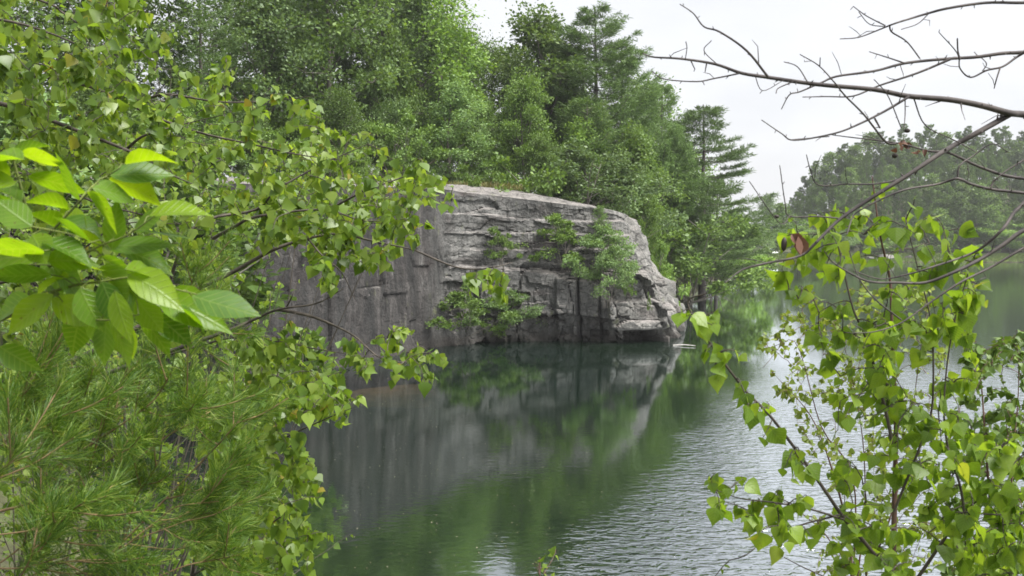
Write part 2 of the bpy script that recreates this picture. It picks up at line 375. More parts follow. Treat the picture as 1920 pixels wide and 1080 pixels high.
def water_mat():
    m, nt = newmat('quarry water'); L = nt.links
    o = N(nt, 'ShaderNodeOutputMaterial'); g = N(nt, 'ShaderNodeNewGeometry')
    sx = N(nt, 'ShaderNodeSeparateXYZ'); L.new(g.outputs['Position'], sx.inputs[0])
    def math_(op, a, b=None):
        n = N(nt, 'ShaderNodeMath', operation=op)
        for i, v in enumerate((a, b)):
            if v is None: continue
            if hasattr(v, 'is_linked'): L.new(v, n.inputs[i])
            else: n.inputs[i].default_value = v
        return n.outputs[0]
    # breeze reaches the water right of a slanting line; the lee of the ledge stays calm
    nb = N(nt, 'ShaderNodeTexNoise', Scale=.16, Detail=3.0); L.new(g.outputs['Position'], nb.inputs['Vector'])
    v = math_('SUBTRACT', sx.outputs['X'], math_('MULTIPLY', sx.outputs['Y'], .38))
    v = math_('ADD', v, math_('MULTIPLY', nb.outputs['Fac'], 4.0))
    mr = N(nt, 'ShaderNodeMapRange', interpolation_type='SMOOTHSTEP'); mr.inputs['From Min'].default_value = -3.9; mr.inputs['From Max'].default_value = -1.7
    mr.inputs['To Min'].default_value = .05; mr.inputs['To Max'].default_value = 1.0
    L.new(v, mr.inputs['Value'])
    far = N(nt, 'ShaderNodeMapRange'); far.inputs['From Min'].default_value = 18; far.inputs['From Max'].default_value = 42; far.inputs['To Min'].default_value = 1; far.inputs['To Max'].default_value = .07
    L.new(sx.outputs['Y'], far.inputs['Value'])
    amp = math_('MULTIPLY', mr.outputs[0], far.outputs[0])
    mp1 = N(nt, 'ShaderNodeMapping'); mp1.inputs['Rotation'].default_value = (0, 0, R(-24)); mp1.inputs['Scale'].default_value = (1.0, 2.0, 1)
    L.new(g.outputs['Position'], mp1.inputs[0])
    n1 = N(nt, 'ShaderNodeTexNoise', Scale=3.1, Detail=2.0, Roughness=.5, Distortion=.6); L.new(mp1.outputs[0], n1.inputs['Vector'])
    mp2 = N(nt, 'ShaderNodeMapping'); mp2.inputs['Rotation'].default_value = (0, 0, R(28)); mp2.inputs['Scale'].default_value = (.8, 1.8, 1)
    L.new(g.outputs['Position'], mp2.inputs[0])
    n2 = N(nt, 'ShaderNodeTexNoise', Scale=.8, Detail=1.5); L.new(mp2.outputs[0], n2.inputs['Vector'])
    hgt = math_('ADD', n1.outputs['Fac'], math_('MULTIPLY', n2.outputs['Fac'], .35))
    hgt = math_('MULTIPLY', hgt, amp)
    b = N(nt, 'ShaderNodeBump', Strength=1.0, Distance=.055); L.new(hgt, b.inputs['Height'])
    gl = N(nt, 'ShaderNodeBsdfGlossy', Roughness=.05); gl.inputs['Color'].default_value = (.92, .965, 1, 1); L.new(b.outputs[0], gl.inputs['Normal'])
    nd = N(nt, 'ShaderNodeTexNoise', Scale=.12, Detail=4.0); L.new(g.outputs['Position'], nd.inputs['Vector'])
    dc = ramp(nt, [(.35, (.006, .015, .010)), (.65, (.011, .022, .012))], nd.outputs['Fac'])
    df = N(nt, 'ShaderNodeBsdfDiffuse'); L.new(dc.outputs[0], df.inputs['Color'])
    tr = N(nt, 'ShaderNodeBsdfTransparent'); tr.inputs['Color'].default_value = (.62, .62, .48, 1)
    m1 = N(nt, 'ShaderNodeMixShader'); sh = N(nt, 'ShaderNodeVectorMath', operation='DISTANCE'); sh.inputs[1].default_value = (-6.2, 36.2, 0); L.new(g.outputs['Position'], sh.inputs[0])
    ms = N(nt, 'ShaderNodeMapRange'); ms.inputs['From Min'].default_value = 4.2; ms.inputs['From Max'].default_value = 1.5; ms.inputs['To Min'].default_value = .3; ms.inputs['To Max'].default_value = .9
    L.new(sh.outputs['Value'], ms.inputs['Value']); L.new(ms.outputs[0], m1.inputs[0])
    L.new(df.outputs[0], m1.inputs[1]); L.new(tr.outputs[0], m1.inputs[2])
    fr = N(nt, 'ShaderNodeFresnel', IOR=1.34); L.new(b.outputs[0], fr.inputs['Normal'])
    m2 = N(nt, 'ShaderNodeMixShader'); film = N(nt, 'ShaderNodeMapRange'); film.inputs['From Min'].default_value = -1.0; film.inputs['From Max'].default_value = 2.0; film.inputs['To Min'].default_value = .60; film.inputs['To Max'].default_value = 1.0
    L.new(math_('SUBTRACT', sx.outputs['X'], math_('MULTIPLY', sx.outputs['Y'], .2)), film.inputs['Value']); L.new(math_('MULTIPLY', math_('POWER', fr.outputs[0], .12), film.outputs[0]), m2.inputs[0])
    rg = N(nt, 'ShaderNodeMapRange'); rg.inputs['From Min'].default_value = .05; rg.inputs['From Max'].default_value = .8; rg.inputs['To Min'].default_value = .05; rg.inputs['To Max'].default_value = .04
    L.new(mr.outputs[0], rg.inputs['Value']); L.new(rg.outputs[0], gl.inputs['Roughness']); L.new(m1.outputs[0], m2.inputs[1]); L.new(gl.outputs[0], m2.inputs[2])
    L.new(m2.outputs[0], o.inputs['Surface'])
    return m

# ------------------------------------------------------------------ ground
LAKE = np.array([(-6, 13), (-3, 10.5), (2, 9.5), (8, 9.5), (20, 10), (40, 12), (80, 25), (140, 60), (170, 120), (165, 180), (135, 195), (90, 197),
                 (60, 198), (54, 190), (45, 165), (37, 146), (24.5, 113), (16.5, 85), (12, 68), (10, 62), (7, 60), (4, 58), (0, 58), (-6, 54), (-12.5, 40.5), (-16, 32), (-12, 26), (-8.5, 18)], float)
KSL = [.46, .46, .46, .46, .4, .4, .4, .4, .4, .4, .3, .3, .3, .5, .7, .8, .9, 1.0, 1.2, 3, 6, 6, 6, 6, 6, 2, .6, .5]
def ground(x, y):
    x = np.atleast_1d(np.asarray(x, float)); y = np.atleast_1d(np.asarray(y, float))
    best = np.full(x.shape, 1e9); kk = np.zeros(x.shape); wsum = np.zeros(x.shape); ins = np.zeros(x.shape, bool)
    n = len(LAKE)
    for i in range(n):
        a = LAKE[i]; b = LAKE[(i + 1) % n]; ab = b - a
        t = np.clip(((x - a[0]) * ab[0] + (y - a[1]) * ab[1]) / (ab @ ab), 0, 1)
        d = np.hypot(x - a[0] - t * ab[0], y - a[1] - t * ab[1])
        best = np.minimum(best, d); wgt = 1 / (d + .4) ** 3; kk += wgt * KSL[i]; wsum += wgt
        c = ((a[1] > y) != (b[1] > y)); xx = a[0] + (y - a[1]) / (ab[1] if ab[1] else 1e-9) * ab[0]
        ins ^= c & (x < xx)
    k = kk / wsum
    back = np.clip(y - 60, 0, 60) * .05
    plat = 8.5 + back - 1.6 * sstep(x, -2, 6) * sstep(y, 40, 50)
    plat = plat * (1 - sstep(y, 95, 150)) + 2.2 * sstep(y, 95, 150)
    hill = 1.3 + 19 * sstep(best, 10, 42) * sstep(x - (y - 235) * .3, 58, 100) * (1 - sstep(y, 275, 340))
    plat = np.where(y > 170, np.where(x > 40, hill, plat), plat)
    near = sstep(y, 14, 24)
    plat = plat * near + (1 - near) * 4.45
    right = sstep(x, 14, 30) * (1 - sstep(y, 40, 80)); plat = plat * (1 - right) + 4.5 * right
    land = np.minimum(k * best, plat) + .18 * fbm(x * .35, y * .35, 3) * sstep(best, .3, 3)
    return np.where(ins, -np.minimum(best * .9, 4.5), land)
def gz(x, y): return float(ground(x, y)[0])

def axis(segs):
    o = []
    for a, b, st in segs: o.append(np.arange(a, b, st))
    return np.concatenate(o + [[segs[-1][1]]])
gx = axis([(-700, -120, 40), (-120, -30, 5), (-30, 40, 1.0), (40, 180, 4), (180, 900, 40)])
gy = axis([(-60, -6, 6), (-6, 70, 1.0), (70, 260, 4), (260, 1200, 45)])
XX, YY = np.meshgrid(gx, gy); ZZ = ground(XX.ravel(), YY.ravel())
nx, ny = len(gx), len(gy)
ii = (np.arange(ny - 1)[:, None] * nx + np.arange(nx - 1)[None]).ravel()
gm = MB(); gm.add(np.stack([XX.ravel(), YY.ravel(), ZZ], -1), np.stack([ii, ii + 1, ii + nx + 1, ii + nx], -1))
tag(gm.build('ground', ground_mat(), smooth=True), kind='structure')

wm = MB(); wm.add([(-40, 4, 0), (190, 4, 0), (190, 205, 0), (-40, 205, 0)], [(0, 1, 2, 3)])
tag(wm.build('water', water_mat()), kind='structure')

# ------------------------------------------------------------------ cliff
def cliff():
    #        base x,y          top x,y,z            inner x,y,z
    C = [(-17.5, 22, -17.8, 22.2, 7.6, -24, 26, 8.3), (-12.6, 32, -12.7, 32.2, 7.9, -20, 37, 8.5), (-9.1, 38.5, -9.2, 38.7, 8.1, -15, 45, 8.7), (-6.4, 43.5, -6.5, 43.7, 8.3, -11, 52, 8.9),
         (-3.7, 48.6, -3.8, 49.0, 8.45, -8, 58, 9.1), (-2.9, 49.6, -2.8, 51.6, 8.4, -5, 60, 9.15), (-1.2, 50.7, -1.0, 52.6, 8.25, -2.5, 61.5, 9.1), (1.6, 51.1, 1.3, 53.2, 8.0, .6, 62, 8.8),
         (4.6, 50.6, 3.7, 53.2, 7.7, 2.6, 62, 8.3), (7.0, 50.3, 5.4, 53.2, 7.5, 4.0, 62.2, 7.9), (8.7, 51.0, 6.5, 54.0, 7.3, 5.0, 62.6, 7.5), (9.7, 53.0, 7.1, 55.8, 7.15, 5.6, 63.4, 7.2),
         (10.1, 56.5, 7.4, 58.6, 6.9, 6.2, 65, 7.0), (10.1, 63, 8.0, 64.5, 6.6, 7.0, 70, 6.8), (11.5, 74, 9.5, 76, 6.0, 9.0, 78, 6.2)]
    C = smooth_line(np.array(C, float), 8)
    seg = np.hypot(np.diff(C[:, 0]), np.diff(C[:, 1])); s = np.concatenate([[0], np.cumsum(seg)])
    # fine spacing where it is seen
    s_lo, s_hi = s[-1] * .0, s[-1]
    su = np.arange(0, s[-1], .075)
    K = np.stack([np.interp(su, s, C[:, j]) for j in range(8)], -1)
    nrows = 124; v = np.linspace(0, 1, nrows)
    ztop = K[:, 4]; Z = -1.2 + v[None] * (ztop[:, None] + 1.2)          # columns x rows
    zz = np.clip(Z / ztop[:, None], 0, 1)
    X0, Y0 = K[:, 0], K[:, 1]
    # profile: broken face steps back ledge by ledge, sawn wall is sheer
    corner = s[np.argmin(np.hypot(C[:, 0] + 3.7, C[:, 1] - 48.6))]
    isB = sstep(su, corner - .05, corner + .5)[:, None]
    nose = sstep(su, corner + 12.0, corner + 14.5)[:, None]
    S2 = su[:, None] + 0 * Z
    sag = .02 * (S2 - corner) + .10 * fbm(S2 * .35, Z * .2, 5)         # beds dip gently to the right
    led = np.zeros_like(Z)
    for z0, wgt in ((4.1, .30), (5.2, .10), (6.15, .12), (7.0, .12)):
        wob = .05 * vnoise(S2 * .8, Z * 0 + z0, 9) + .14 * vnoise(S2 * .22, Z * 0 + z0, 4)
        led += wgt * sstep(Z + sag * .8, z0 + wob - .07, z0 + wob + .07)
    led += .36 * zz
    slope = zz ** 1.1
    prof = isB * ((1 - nose) * led + nose * slope) + (1 - isB) * zz
    X = X0[:, None] + (K[:, 2] - X0)[:, None] * prof; Y = Y0[:, None] + (K[:, 3] - Y0)[:, None] * prof
    # outward normal in plan
    tx = np.gradient(K[:, 0]); ty = np.gradient(K[:, 1]); ln = np.hypot(tx, ty) + 1e-9
    kern = np.ones(31) / 31
    tx = np.convolve(np.pad(tx / ln, 15, 'edge'), kern, 'valid'); ty = np.convolve(np.pad(ty / ln, 15, 'edge'), kern, 'valid')
    nxv, nyv = ty, -tx
    # blocks: irregular courses broken by joints
    rs = np.random.RandomState(11)
    def cells(u, v, seed, tilt, off):
        """irregular fitted blocks: nearest centre in a square metric; returns plane offset and distance to the joint"""
        iu, iv = np.floor(u).astype(int), np.floor(v).astype(int); f1 = np.full(u.shape, 9.0); f2 = f1.copy(); val = np.zeros(u.shape)
        def h(i, j, k):
            q_ = (i * 73856093 ^ j * 19349663 ^ (k + seed * 31) * 83492791) & 0x7fffffff
            q_ = ((q_ ^ (q_ >> 15)) * 0x2c1b3c6d) & 0x7fffffff; q_ = ((q_ ^ (q_ >> 12)) * 0x297a2d39) & 0x7fffffff
            return ((q_ ^ (q_ >> 15)) & 0xffff) / 65535.0
        for di in (-1, 0, 1):
            for dj in (-1, 0, 1):
                i, j = iu + di, iv + dj
                du = u - (i + .15 + .7 * h(i, j, 1)); dv = v - (j + .15 + .7 * h(i, j, 2)); sk = (h(i, j, 6) - .5) * .7
                d = np.maximum(abs(du + sk * dv) * (.75 + .6 * h(i, j, 3)), abs(dv) * (.75 + .6 * h(i, j, 4)))
                pv_ = (h(i, j, 5) - .5) * 2 * off + du * (h(i, j, 7) - .5) * 2 * tilt + dv * (h(i, j, 8) - .6) * 2 * tilt
                n1 = d < f1; f2 = np.where(n1, f1, np.minimum(f2, d)); val = np.where(n1, pv_, val); f1 = np.where(n1, d, f1)
        return val, f2 - f1
    ws = S2 + .25 * fbm(S2 * .5 + 40, Z * .5, 23); wz = Z + .15 * fbm(S2 * .5, Z * .5, 21) + .05 * (S2 - corner)
    lowz = 1 - sstep(wz, 3.9, 4.7)
    a1, e1 = cells(ws / 2.5, wz / 1.9, 3, .42, .42); a2, e2 = cells(ws / 1.15 + 9, wz / .85, 7, .16, .15); a3, e3 = cells(ws / .5, wz / .42 + 5, 13, .07, .05)
    b1, g1 = cells(ws / 3.6, wz / .6, 17, .09, .09); b2, g2 = cells(ws / 2.2, wz / .45, 19, .035, .03)
    D = lowz * (a1 + a2 * sstep(vnoise(ws * .35, wz * .35, 90), -.9, .1) + a3) + (1 - lowz) * (b1 + b2 + .4 * a3)
    gate = sstep(vnoise(S2 * .8, Z * .8, 61), -.3, .3)
    D -= lowz * (.20 * np.exp(-(e1 / .035) ** 2) + .09 * gate * np.exp(-(e2 / .05) ** 2)) + (1 - lowz) * .10 * gate * np.exp(-(g1 / .05) ** 2)
    rough = .07 * fbm(S2 * 1.1, Z * 1.4, 31, 5)
    # named features of the broken face, s measured right of the corner
    q = S2 - corner
    def box(a, b, c, d, e=.08): return sstep(q, a - e, a + e) * (1 - sstep(q, b - e, b + e)) * sstep(Z, c - e, c + e) * (1 - sstep(Z, d - e, d + e))
    F = np.zeros_like(Z)
    F += .65 * box(10.2, 13.3, .75, 2.3, .12)               # block over the hollow
    F += .35 * box(10.4, 12.6, 2.3, 3.7, .2)
    F -= 1.5 * box(10.9, 13.1, -.6, .62, .10)               # undercut hollow at the water
    F -= 1.2 * box(13.6, 15.0, -.6, .7, .10)
    F += .4 * box(13.45, 15.6, .8, 2.0, .12)
    F -= .5 * box(13.3, 13.5, .3, 3.0, .05)
    F -= .45 * box(8.35, 8.5, -.2, 4.0, .05)                # upright joint
    F -= .35 * box(9.6, 9.75, .0, 3.2, .05)
    F += .45 * box(7.2, 8.35, -.5, 3.6, .10)                # buttress
    F -= .5 * box(9.0, 10.0, .25, .6, .06)
    F -= .4 * box(4.6, 6.6, 1.35, 1.55, .05)
    F -= .35 * box(3.6, 5.6, 2.55, 2.72, .05)
    F -= .25 * box(1.0, 3.2, 1.9, 2.1, .05)
    F -= .4 * box(3.4, 5.0, .9, 1.15, .06)
    rib = .75 * (np.abs(vnoise(q * 1.3 - Z * .75, Z * .15, 77)) - .35) * nose     # steep ribs on the nose
    wall = .035 * fbm(S2 * 1.2, Z * .25, 41) + .05 * vnoise(S2 * .5, Z * .3, 44)
    wall = wall - .06 * np.exp(-((np.mod(S2 + .5 * vnoise(S2 * .4, S2 * 0, 3), 2.3) - .8) / .05) ** 2) * sstep(vnoise(S2 * .3, Z * .25, 8), -.2, .6)
    c1, k1 = cells(S2 / 2.1, Z / 4.2 + 3, 27, .09, .08); c2, k2 = cells(S2 / .8, Z / 1.6, 29, .04, .035)
    wall = wall + c1 + c2 - .06 * np.exp(-(k1 / .03) ** 2) - .025 * np.exp(-(k2 / .05) ** 2) * sstep(vnoise(S2 * .5, Z * .5, 62), -.1, .5)
    fade = sstep(1 - v, 0, .03)[None]
    damp = 1.0
    disp = isB * ((D * damp * (1 - .15 * nose) + rough + rib) * fade + F) + (1 - isB) * wall * fade
    X = X + nxv[:, None] * disp; Y = Y + nyv[:, None] * disp
    # rounded bald top running back into the wood
    nt_ = 46; tv = np.linspace(0, 1, nt_ + 1)[1:] ** 1.3
    XT = K[:, 2][:, None] + (K[:, 5] - K[:, 2])[:, None] * tv; YT = K[:, 3][:, None] + (K[:, 6] - K[:, 3])[:, None] * tv
    e = 1 - (1 - np.clip(tv * 1.15, 0, 1)) ** 2
    ZT = K[:, 4][:, None] + (K[:, 7] - K[:, 4])[:, None] * e + .07 * fbm(XT * .8, YT * .8, 51, 5) * np.clip(tv * 6, 0, 1)
    X = np.hstack([X, XT]); Y = np.hstack([Y, YT]); Z = np.hstack([Z, ZT])
    nc, nr = X.shape
    ii = (np.arange(nc - 1)[:, None] * nr + np.arange(nr - 1)[None]).ravel()
    mb = MB(); mb.add(np.stack([X, Y, Z], -1).reshape(-1, 3), np.stack([ii, ii + nr, ii + nr + 1, ii + 1], -1))
    return mb
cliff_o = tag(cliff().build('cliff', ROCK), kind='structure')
from mathutils.bvhtree import BVHTree
_cm = cliff_o.data; _bvh = BVHTree.FromPolygons([v.co[:] for v in _cm.vertices], [p.vertices[:] for p in _cm.polygons])
def on_cliff(px, py):
    d = Vector(P(px, py, 10)) - Vector((0, 0, CAMZ)); h = _bvh.ray_cast(Vector((0, 0, CAMZ)), d.normalized())[0]
    return h.y if h else None

def rock_blob(seed, size, flat=1.0, n=3):
    """angular boulder: a rounded cube cut by random planes"""
    rs = np.random.RandomState(seed); m = 14
    V = []; Q = []
    u = np.linspace(-1, 1, m)
    for ax in range(3):
        for sgn in (-1, 1):
            A, B = np.meshgrid(u, u); c = np.full_like(A, sgn)
            pts = [None] * 3; pts[ax] = c; pts[(ax + 1) % 3] = A if sgn > 0 else B; pts[(ax + 2) % 3] = B if sgn > 0 else A
            st = len(V) * m * m; V.append(np.stack(pts, -1).reshape(-1, 3))
            i = (np.arange(m - 1)[:, None] * m + np.arange(m - 1)[None]).ravel() + st
            Q.append(np.stack([i, i + 1, i + m + 1, i + m], -1))
    V = np.concatenate(V); V = unit(V) * (1 + .35 * (np.abs(V).max(1) / np.linalg.norm(V, axis=1) * 0 + np.linalg.norm(V, axis=1) - 1))[:, None]
    for _ in range(9):
        nrm = unit(rs.normal(size=3)); d = rs.uniform(.55, .95)
        t = V @ nrm - d; V = V - np.clip(t, 0, None)[:, None] * nrm
    V = V * np.array(size) * (1 + .05 * fbm(V[:, 0] * 3 + V[:, 2] * 2, V[:, 1] * 3 + V[:, 2], seed)[:, None])
    a = rs.uniform(0, PI); c, s_ = math.cos(a), math.sin(a)
    V = np.stack([V[:, 0] * c - V[:, 1] * s_, V[:, 0] * s_ + V[:, 1] * c, V[:, 2]], -1)
    return V, np.concatenate(Q)
def boulder(px, py, Y, size, seed, label, group, sink=.3, name='boulder', cat='boulder', z=None):
    p = P(px, py, Y); V, Q = rock_blob(seed, size)
    mb = MB(); mb.add(V, Q); o = mb.build(name, BOULD); o.location = tuple(p if z is None else (p[0], p[1], z))
    return tag(o, label, cat, group)
bg_ = 'boulders at the right foot of the cliff'
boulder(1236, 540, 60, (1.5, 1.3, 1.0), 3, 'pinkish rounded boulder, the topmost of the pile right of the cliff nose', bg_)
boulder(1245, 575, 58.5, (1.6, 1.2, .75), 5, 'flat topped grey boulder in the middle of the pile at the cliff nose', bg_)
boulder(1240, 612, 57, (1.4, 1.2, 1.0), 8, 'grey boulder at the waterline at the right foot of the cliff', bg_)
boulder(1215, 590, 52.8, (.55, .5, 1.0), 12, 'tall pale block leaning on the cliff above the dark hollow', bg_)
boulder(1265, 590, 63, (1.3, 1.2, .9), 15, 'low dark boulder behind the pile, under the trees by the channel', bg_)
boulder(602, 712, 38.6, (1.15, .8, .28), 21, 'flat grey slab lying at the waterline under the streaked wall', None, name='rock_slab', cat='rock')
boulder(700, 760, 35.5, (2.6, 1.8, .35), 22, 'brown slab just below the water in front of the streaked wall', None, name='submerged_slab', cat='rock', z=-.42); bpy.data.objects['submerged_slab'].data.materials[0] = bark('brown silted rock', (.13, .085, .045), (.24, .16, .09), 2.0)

# ------------------------------------------------------------------ tree prototypes (local coordinates, base at the origin)
def limb_path(a, b, rs, bow=.12, n=6, up=.0):
    t = np.linspace(0, 1, n)[:, None]; L = np.linalg.norm(b - a)
    off = rs.normal(0, bow * L, 3) + np.array([0, 0, up * L])
    return a + (b - a) * t + off * (t * (1 - t) * 2)

def broad_proto(seed, h, rx, base, nlobe, nleaf, lsize, top=.9, lob=(.16, .26), stems=1, leafmat='broad', barkmat='trunkB', flat=1.0, droop=0.0):
    rs = np.random.RandomState(seed); tr = MB(); lf = MB()
    trunks = []
    for k in range(stems):
        sp = 0 if stems == 1 else rx * .35
        e = np.array([rs.normal(0, .04 * h) + sp * math.cos(k * 2.4), rs.normal(0, .04 * h) + sp * math.sin(k * 2.4), h * rs.uniform(.78, .9)])
        pth = limb_path(np.array([.12 * k, 0, -.3]), e, rs, .04, 9)
        tube(tr, pth, np.linspace(h * .016 / (1 if stems == 1 else 1.8), h * .003, 9), 7); trunks.append(pth)
    cz = (base + h) / 2; rz = (h - base) / 2
    cl = []
    ph0 = rs.uniform(0, 6)
    for k in range(nlobe):
        f = (k + .5) / nlobe; z = base + (h - base) * (f ** .9)
        env = rx * (math.sin(PI * min(1, (.12 + .88 * f) ** .75)) ** .6) * (1 if f < .6 else (1 - (f - .6) * (1 - (1 - top)) * 1.2))
        a = ph0 + k * 2.4; r = env * rs.uniform(.45, .95)
        if stems > 1: r = env * rs.uniform(.25, 1.35); z = base + (h - base) * rs.uniform(.12, 1.0) * (1.15 - .35 * r / rx)
        elif f > .92: r *= .25
        c = np.array([math.cos(a) * r, math.sin(a) * r, z]); cl.append(c)
        tp = trunks[k % stems]; idx = min(8, int(np.clip((z - r * .55 - 0) / h * 9, 1, 7)))
        tube(tr, limb_path(tp[idx], c, rs, .10, 6, -.06), np.linspace(h * .0055, h * .0014, 6), 5)
    B = []; Dn = []
    per = nleaf // nlobe
    for c in cl:
        R_ = h * rs.uniform(*lob) * .62
        nsub = rs.randint(13, 20)
        for s_ in range(nsub):
            d = unit(rs.normal(size=3)); d[2] = d[2] * .8 + .12
            rr = R_ * (rs.uniform(.35, 1.12)); sc = c + d * rr * np.array([1, 1, .8 * flat])
            if rs.rand() < .5: tube(tr, limb_path(c, sc, rs, .1, 4), np.linspace(h * .0013, h * .0005, 4), 3)
            m = int(per / nsub * rs.uniform(.5, 1.5)); g = rs.normal(size=(m, 3)) * R_ * rs.uniform(.16, .30) * np.array([1, 1, .75])
            B.append(sc + g); o = unit(d + g / R_ * 1.5); Dn.append(o)
    B = np.concatenate(B); O = np.concatenate(Dn); n = len(B)
    direc = O + rs.normal(0, .7, (n, 3)) + np.array([0, 0, -droop]); nrm = np.array([0, 0, .9]) + .5 * O + rs.normal(0, .55, (n, 3))
    leaves(lf, B, direc, nrm, lsize * rs.uniform(.6, 1.4, n), CARD, rs.uniform(.8, 1.3, n))
    return tr.mesh('trunk', MAT[barkmat], True), lf.mesh('crown', MAT[leafmat]), h

def pine_proto(seed, h, rx, base, whorl=.55, nb=5, tuft=16, nlen=.26, gap=0.0, leafmat='pine', prof=.8, upturn=.3, wid=.13):
    rs = np.random.RandomState(seed); tr = MB(); lf = MB()
    n = 12; tp = np.stack([np.cumsum(rs.normal(0, .02, n)), np.cumsum(rs.normal(0, .02, n)), np.linspace(-.3, h, n)], -1)
    tube(tr, tp, np.linspace(h * .014, h * .0015, n), 7)
    B = []; Dr = []
    z = base
    while z < h - .1:
        f = (z - base) / (h - base)
        env = rx * (1 - f) ** prof * (.55 + .45 * min(1, f * 6)) + .25
        for k in range(nb):
            if rs.rand() < gap: continue
            a = rs.uniform(0, 2 * PI); L = env * rs.uniform(.6, 1.15)
            el = .05 + .5 * f + rs.normal(0, .1)
            st = np.array([np.interp(z, tp[:, 2], tp[:, 0]), np.interp(z, tp[:, 2], tp[:, 1]), z + rs.uniform(-.1, .1)])
            m = 7; t = np.linspace(0, 1, m)
            d = np.array([math.cos(a), math.sin(a), 0])
            pth = st + np.outer(t * L, d) + np.outer(L * (t * math.sin(el) * .5 - .10 * np.sin(PI * t) + upturn * t ** 2.5), [0, 0, 1])
            tube(tr, pth, np.linspace(.008 + L * .010, .006, m), 4)
            side = np.cross(d, [0, 0, 1])
            nt_ = max(3, int(L / .30))
            for q in range(nt_):
                u = .25 + .75 * (q + rs.rand()) / nt_ if L > .8 else rs.uniform(.2, 1)
                c = np.array([np.interp(u, t, pth[:, i]) for i in range(3)])
                tl = L * .34 * (1.15 - u) + .18
                for sg in (-1, 1):
                    dirn = unit(d * .75 + side * sg * rs.uniform(.4, 1.0) + np.array([0, 0, rs.uniform(.05, .5)]))
                    for w_ in np.arange(.35, 1.05, .33):
                        cc = c + dirn * tl * w_
                        mm = tuft
                        B.append(cc + rs.normal(0, .05, (mm, 3))); Dr.append(unit(dirn * .7 + rs.normal(0, .55, (mm, 3)) + np.array([0, 0, .25])))
        z += whorl * rs.uniform(.75, 1.25) * (1 - .35 * f)
    B = np.concatenate(B); Dr = np.concatenate(Dr); m = len(B)
    leaves(lf, B, Dr, rs.normal(0, 1, (m, 3)) + np.array([0, 0, .6]), nlen * rs.uniform(.6, 1.3, m), CARD, np.full(m, wid / .34 * .5))
    return tr.mesh('trunk', MAT['trunkP'], True), lf.mesh('crown', MAT[leafmat]), h

PR = {}
PR['oak'] = broad_proto(1, 13, 4.2, 2.0, 20, 15000, .24)
PR['oak2'] = broad_proto(2, 13, 3.6, 1.5, 22, 15000, .22, leafmat='broadD')
PR['tall'] = broad_proto(3, 16, 3.6, 3.0, 24, 17000, .23, leafmat='broad', lob=(.11, .19))
PR['tallD'] = broad_proto(4, 16, 4.0, 2.0, 26, 18000, .23, leafmat='broadD', lob=(.12, .20))
PR['pale'] = broad_proto(5, 8, 3.0, .6, 20, 14000, .15, leafmat='pale', lob=(.15, .24), stems=3)
PR['paletall'] = broad_proto(6, 11, 3.0, 1.0, 22, 15000, .18, leafmat='pale', lob=(.13, .2))
PR['yel'] = broad_proto(7, 8, 2.6, .5, 20, 13000, .17, leafmat='yellow', lob=(.14, .24))
PR['yel2'] = broad_proto(8, 12, 2.8, 2.5, 20, 13000, .2, leafmat='yellow', lob=(.12, .18))
PR['bush'] = broad_proto(9, 3, 1.9, .1, 22, 8500, .10, leafmat='pale', lob=(.13, .26), stems=5)
PR['bushY'] = broad_proto(10, 3, 1.6, .1, 20, 6000, .11, leafmat='yellow', lob=(.12, .24), stems=5)
PR['bushG'] = broad_proto(11, 3, 1.9, .1, 22, 8500, .11, leafmat='broad', lob=(.13, .26), stems=5)
PR['pine'] = pine_proto(21, 16, 4.3, 1.8, .58, 5, 9, .29, prof=.62)
PR['pine2'] = pine_proto(22, 16, 3.8, 2.5, .62, 5, 9, .29, gap=.08, prof=.66)
PR['pineyoung'] = pine_proto(23, 6, 1.8, .4, .42, 5, 8, .20, leafmat='pineY', prof=.7)
PR['pinethin'] = pine_proto(24, 15, 4.1, 1.2, .72, 5, 12, .26, gap=.06, upturn=.04, prof=.62)
PR['pinefar'] = pine_proto(25, 15, 3.6, 2.0, .85, 4, 5, .42, wid=.22, leafmat='pineG')
PR['pinefar2'] = pine_proto(26, 15, 4.2, 2.0, 1.0, 4, 5, .45, wid=.24, prof=.55, leafmat='pineG')
PR['broadfar'] = broad_proto(27, 12, 3.6, 1.5, 16, 4000, .42, leafmat='broadD')

_rot = np.random.RandomState(77)
def plant(kind, name, label, cat, loc, h, wid=1.0, group=None, rot=None):
    tm, cm, h0 = PR[kind]; s = h / h0
    r = empty(name, loc); r.rotation_euler = (0, 0, _rot.uniform(0, 6.28) if rot is None else rot); r.scale = (s * wid, s * wid, s)
    for nm, me in (('trunk', tm), ('crown', cm)):
        c = bpy.data.objects.new(nm, me); COL.objects.link(c); c.parent = r
    return tag(r, label, cat, group)
def treepx(kind, px, Y, top, label, wid=1.0, group=None, name='tree', cat='tree', rot=None, bpy_=None, sink=0):
    p = P(px, top, Y); z = gz(p[0], p[1]) if bpy_ is None else P(px, bpy_, Y)[2]
    z = max(z, .05) - sink
    return plant(kind, name, label, cat, (p[0], p[1], z), max(p[2] - z, .6), wid, group, rot)

